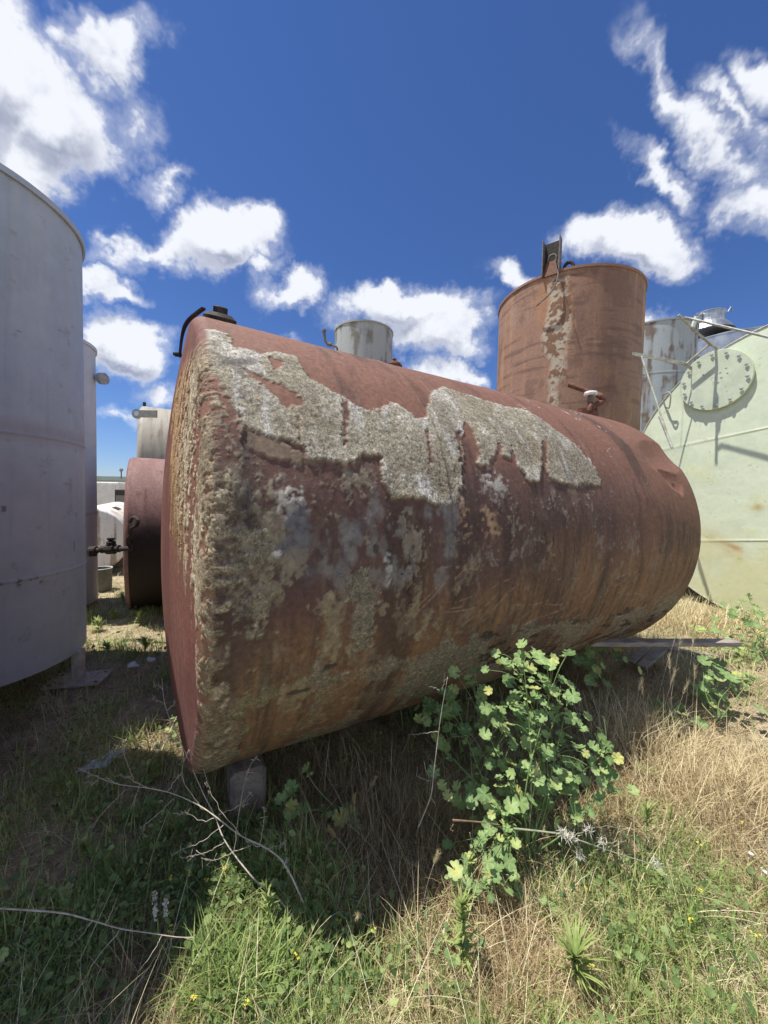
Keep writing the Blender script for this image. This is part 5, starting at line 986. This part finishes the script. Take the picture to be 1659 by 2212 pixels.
for i_, ((x, y), lb_) in enumerate(zip(c7([(1255, 110), (1275, 140), (1330, 165), (1235, 240), (1240, 300), (1120, 350), (1100, 330), (1130, 450), (1340, 285), (1290, 350)]), ['barley head touching the plank, highest of the group', 'barley head just below the highest one at the plank', 'barley head leaning right below the plank', 'barley head below the boards', 'long barley head over the dark grass', 'drooping barley head left of the group', 'thin barley head nearest to the tank belly', 'low barley head over the shaded hollow', 'barley head pointing right towards the mallow', 'barley head in the middle of the dry grass'])):
    seedhead(lb_, x, y, 2.5, .10, 46, .22, M_straw, .9, 'barley_grass', 'wild barley heads')
def flower_stalk(label, x, y, d_):
    tp = at(x, y, d_); b_ = np.array([tp[0]+RNG.normal(0, .02), tp[1]+.03, 0]); b_[2] = ground_z(b_[0], b_[1]); rt_ = empty('yellow_flower', b_, label, 'flower', 'yellow wild flowers'); MB().tube(spline([b_, (b_+tp)/2+np.array([.012, 0, 0]), tp], 8), .0012, 4).build('stem', M_stem, rt_, True)
    m_ = MB()
    for _ in range(4):
        c_ = tp+RNG.normal(0, .005, 3); an = RNG.uniform(0, 6)
        for k in range(4): a_ = an+k*pi/2; m_.add([c_, c_+np.array([cos(a_-.5)*.003, sin(a_-.5)*.003, .002]), c_+np.array([cos(a_)*.005, sin(a_)*.005, .001]), c_+np.array([cos(a_+.5)*.003, sin(a_+.5)*.003, .002])], [(0, 1, 2, 3)])
    m_.build('petals', M_yellow, rt_)
fl_l = ['in the dark right of the root mound', 'at the top of the green clump', 'at the left top of the green clump', 'leftmost above the green clump', 'between two others over the green clump', 'low beside the root mound', 'at the foot of the green clump', 'right of the root mound in the sun', 'below the root mound', 'deep in the bottom grass', 'lowest near the bottom edge left of centre', 'beside the spiky weed rosette', 'above the spiky weed rosette', 'far right among the green grass', 'at the right edge in the grass', 'right of the woolly stalk', 'low at the right in the thin grass', 'right edge above the white scraps']
fl_p = c6([(1445, 868), (970, 830), (825, 850), (735, 875), (895, 880), (1465, 1055), (735, 1095), (1610, 1095), (1285, 1205), (1060, 1410), (835, 1395)])+c7([(895, 1525), (880, 1185), (1325, 1320), (1360, 1190), (1365, 990), (1610, 1390), (1550, 905)])
for lb_, (x, y) in zip(fl_l, fl_p):
    dg = (on_z(x, y, .12)-CAMP)@_f; flower_stalk('small yellow flower '+lb_, x, y, min(max(dg, .95), 1.8))
# woolly white spike
ws = at(340, 1985, 1.24); wb = np.array([ws[0], ws[1]+.02, float(ground_z(ws[0], ws[1]))]); wr = empty('woolly_flower', wb, 'white woolly flower spike at the left side of the sunlit grass tuft', 'flower')
MB().tube([wb, ws], .002, 5).build('stem', M_stem, wr); 
for (x, y, y2) in ((335, 1925, 1990), (357, 1942, 1980)):
    n_ = 90; yy = RNG.uniform(y, y2, n_); b0 = np.array([at(x+RNG.normal(0, 2.5), q_, 1.24) for q_ in yy]); V, Fs, T = leaves(n_, b0, RNG.normal(0, 1, (n_, 3)), RNG.uniform(.005, .011, n_), RNG.uniform(.003, .006, n_), np.full(n_, .9)); mesh('seed_spike', V, Fs, M_flower, wr, tint=T)
# broad rosettes
def rosette(label, x, y, n_, L0, w0):
    c_ = on_z(x, y, .02); c_[2] = ground_z(c_[0], c_[1]); rt_ = empty('rosette_weed', c_, label, 'plant', 'broad leaved rosettes'); hd = np.arange(n_)*2.4+RNG.normal(0, .2, n_); parts = []
    for k in range(n_):
        d_ = np.array([cos(hd[k]), sin(hd[k]), RNG.uniform(.35, .9)]); d_ /= np.linalg.norm(d_); L_ = L0*RNG.uniform(.7, 1.1); cc = c_+d_*L_*.55+Z*.01; up_ = np.cross(np.cross(d_, Z), d_); parts.append(leaves(1, cc[None], up_[None], np.array([L_]), np.array([w0*RNG.uniform(.8, 1.2)]), np.array([np.clip(RNG.normal(.75, .1), 0, 1)]), up=d_[None]))
    V, Fs, T = join(parts); mesh('foliage', V, Fs, M_weed, rt_, tint=T)
rosette('leafy rosette with pointed leaves at the bottom left in the dry grass', 262, 2150, 16, .065, .022)
rosette('two-leaved seedling left of the leafy rosette at the bottom', 168, 2165, 5, .06, .026)
rosette('dull broad leaved weed in the shade under the arching dead branch', 372, 1790, 14, .10, .04)
rosette('broad leaved weed beside the foot of the tank rim', 300, 1760, 14, .11, .035)
rosette('broad leaved weed left of the arching branch', 240, 1905, 14, .10, .035)
rosette('upright broad leaf standing in the dry grass right of the mallow', 1345, 1570, 5, .13, .045)
rosette('pale broad leaf rosette below the upright leaf', 1395, 1665, 8, .09, .035)

# ------------------------------------------------------------------ boards, block, scraps
pa = at(1306, 1388, 2.95); pb_ = at(1592, 1388, 3.05); pm = (pa+pb_)/2; dv = pb_-pa; L_ = np.linalg.norm(dv); dv /= L_; nn_ = np.cross(dv, Z); nn_ /= np.linalg.norm(nn_)
bo = MB().box(pm-dv*.45, (L_+.9, .09, .036), np.stack([dv, nn_, np.cross(nn_, dv)], 1), bev=.004).build('wooden_plank', M_wood); tag(bo, 'long weathered grey plank lying level under the far end of the big tank', 'plank')
def board(label, x0, y0, x1, y1, w_, z0, z1, th_=.03):
    a_, b_ = on_z(x0, y0, z0), on_z(x1, y1, z1); d_ = b_-a_; L_ = np.linalg.norm(d_); d_ /= L_; n_ = np.cross(d_, Z); n_ /= np.linalg.norm(n_)
    tag(MB().box((a_+b_)/2, (L_, w_, th_), np.stack([d_, n_, np.cross(n_, d_)], 1), bev=.003).build('broken_board', M_wood), label, 'board', 'broken boards under the plank')
board('short broken board leaning under the plank, left one', 1362, 1432, 1400, 1396, .07, .06, .17)
board('short broken board leaning under the plank, right one', 1385, 1442, 1432, 1400, .08, .06, .18)
board('grey split board lying right of the two leaning ones', 1440, 1402, 1560, 1420, .06, .07, .07)
bc = on_z(528, 1742, .0); sbx = MB().box((bc[0], bc[1]+.02, .10), (.17, .20, .27), Matrix.Rotation(.5, 3, 'Z'), bev=.02); sbk = sbx.build('support_block', M_conc); tag(sbk, 'dark worn concrete block propping up the near end of the big tank', 'block')
bc = pt(2.9, -pi/2*TR); tag(MB().box((bc[0], bc[1], .06), (.18, .30, .14), Matrix.Rotation(.55, 3, 'Z'), bev=.02).build('timber_block', M_wood), 'thick timber block under the far belly of the big tank', 'block')
# plastic scrap
X2, Y2 = np.meshgrid(np.linspace(-.5, .5, 26), np.linspace(-.5, .5, 20)); cb = on_z(228, 1645, .05); wob = fb2(X2, Y2, 4, 4, 4, .6, 5.)
Mp, t, b = new_mat('clear_plastic'); b.inputs['Base Color'].default_value = (.62, .66, .72, 1); b.inputs['Roughness'].default_value = .2; b.inputs['Alpha'].default_value = .65
V = np.stack([cb[0]+X2*.15*(1-.5*(Y2+.5))+Y2*.05, cb[1]+Y2*.16+X2*.05, ground_z(cb[0]+X2*.2, cb[1]+Y2*.1)+.02+wob*.03], -1)
pl = mesh('plastic_bag', V.reshape(-1, 3), grid_faces(20, 26), Mp); tag(pl, 'crumpled clear bluish plastic bag on the shaded ground left of the tank rim', 'bag')
def scrap(label, x, y, z_, r, name='white_stone', cat='stone'):
    c_ = on_z(x, y, z_); a_ = np.linspace(0, 2*pi, 14, endpoint=False); m_ = MB().lathe(c_, (.3, .2, 1), [(-r*.5, r*.3), (-r*.3, r*.85), (0, r), (r*.3, r*.7), (r*.42, r*.2)], 12); m_.V[0] = m_.V[0]+(fbm(m_.V[0], 25., 3)[:, None]-.5)*r*.9; tag(m_.build(name, M_whitecap, None, True), label, cat, 'white scraps')
scrap('small white stone near the right edge in the thin grass', 1622, 1845, .03, .013)
scrap('white stone cut by the right edge, lower than the other', 1655, 1886, .03, .014)
scrap('white litter lump behind the grey tank leg', 288, 1437, .05, .045, 'white_litter', 'litter')
scrap('pale lump in the lit gap by the dark foot of the red tank', 325, 1425, .05, .04, 'white_litter', 'litter')
# pale flat rock at the bottom
rk = on_z(590, 2150, .02); X2, Y2 = np.meshgrid(np.linspace(-.5, .5, 30), np.linspace(-.5, .5, 30)); rr_ = np.hypot(X2, Y2)*2
V = np.stack([rk[0]+X2*.13, rk[1]+Y2*.20, ground_z(rk[0]+X2*.13, rk[1]+Y2*.2)+.022*(1-rr_**3)+(fb2(X2, Y2, 5, 5, 4, .6, 2.)-.5)*.02], -1); k = grid_faces(30, 30)
tag(mesh('flat_rock', V.reshape(-1, 3), k, simple('rock', (.40, .36, .33), (.24, .21, .19), 12, .95, bst=.8)), 'pale flat rock half buried in grass at the bottom edge', 'rock')
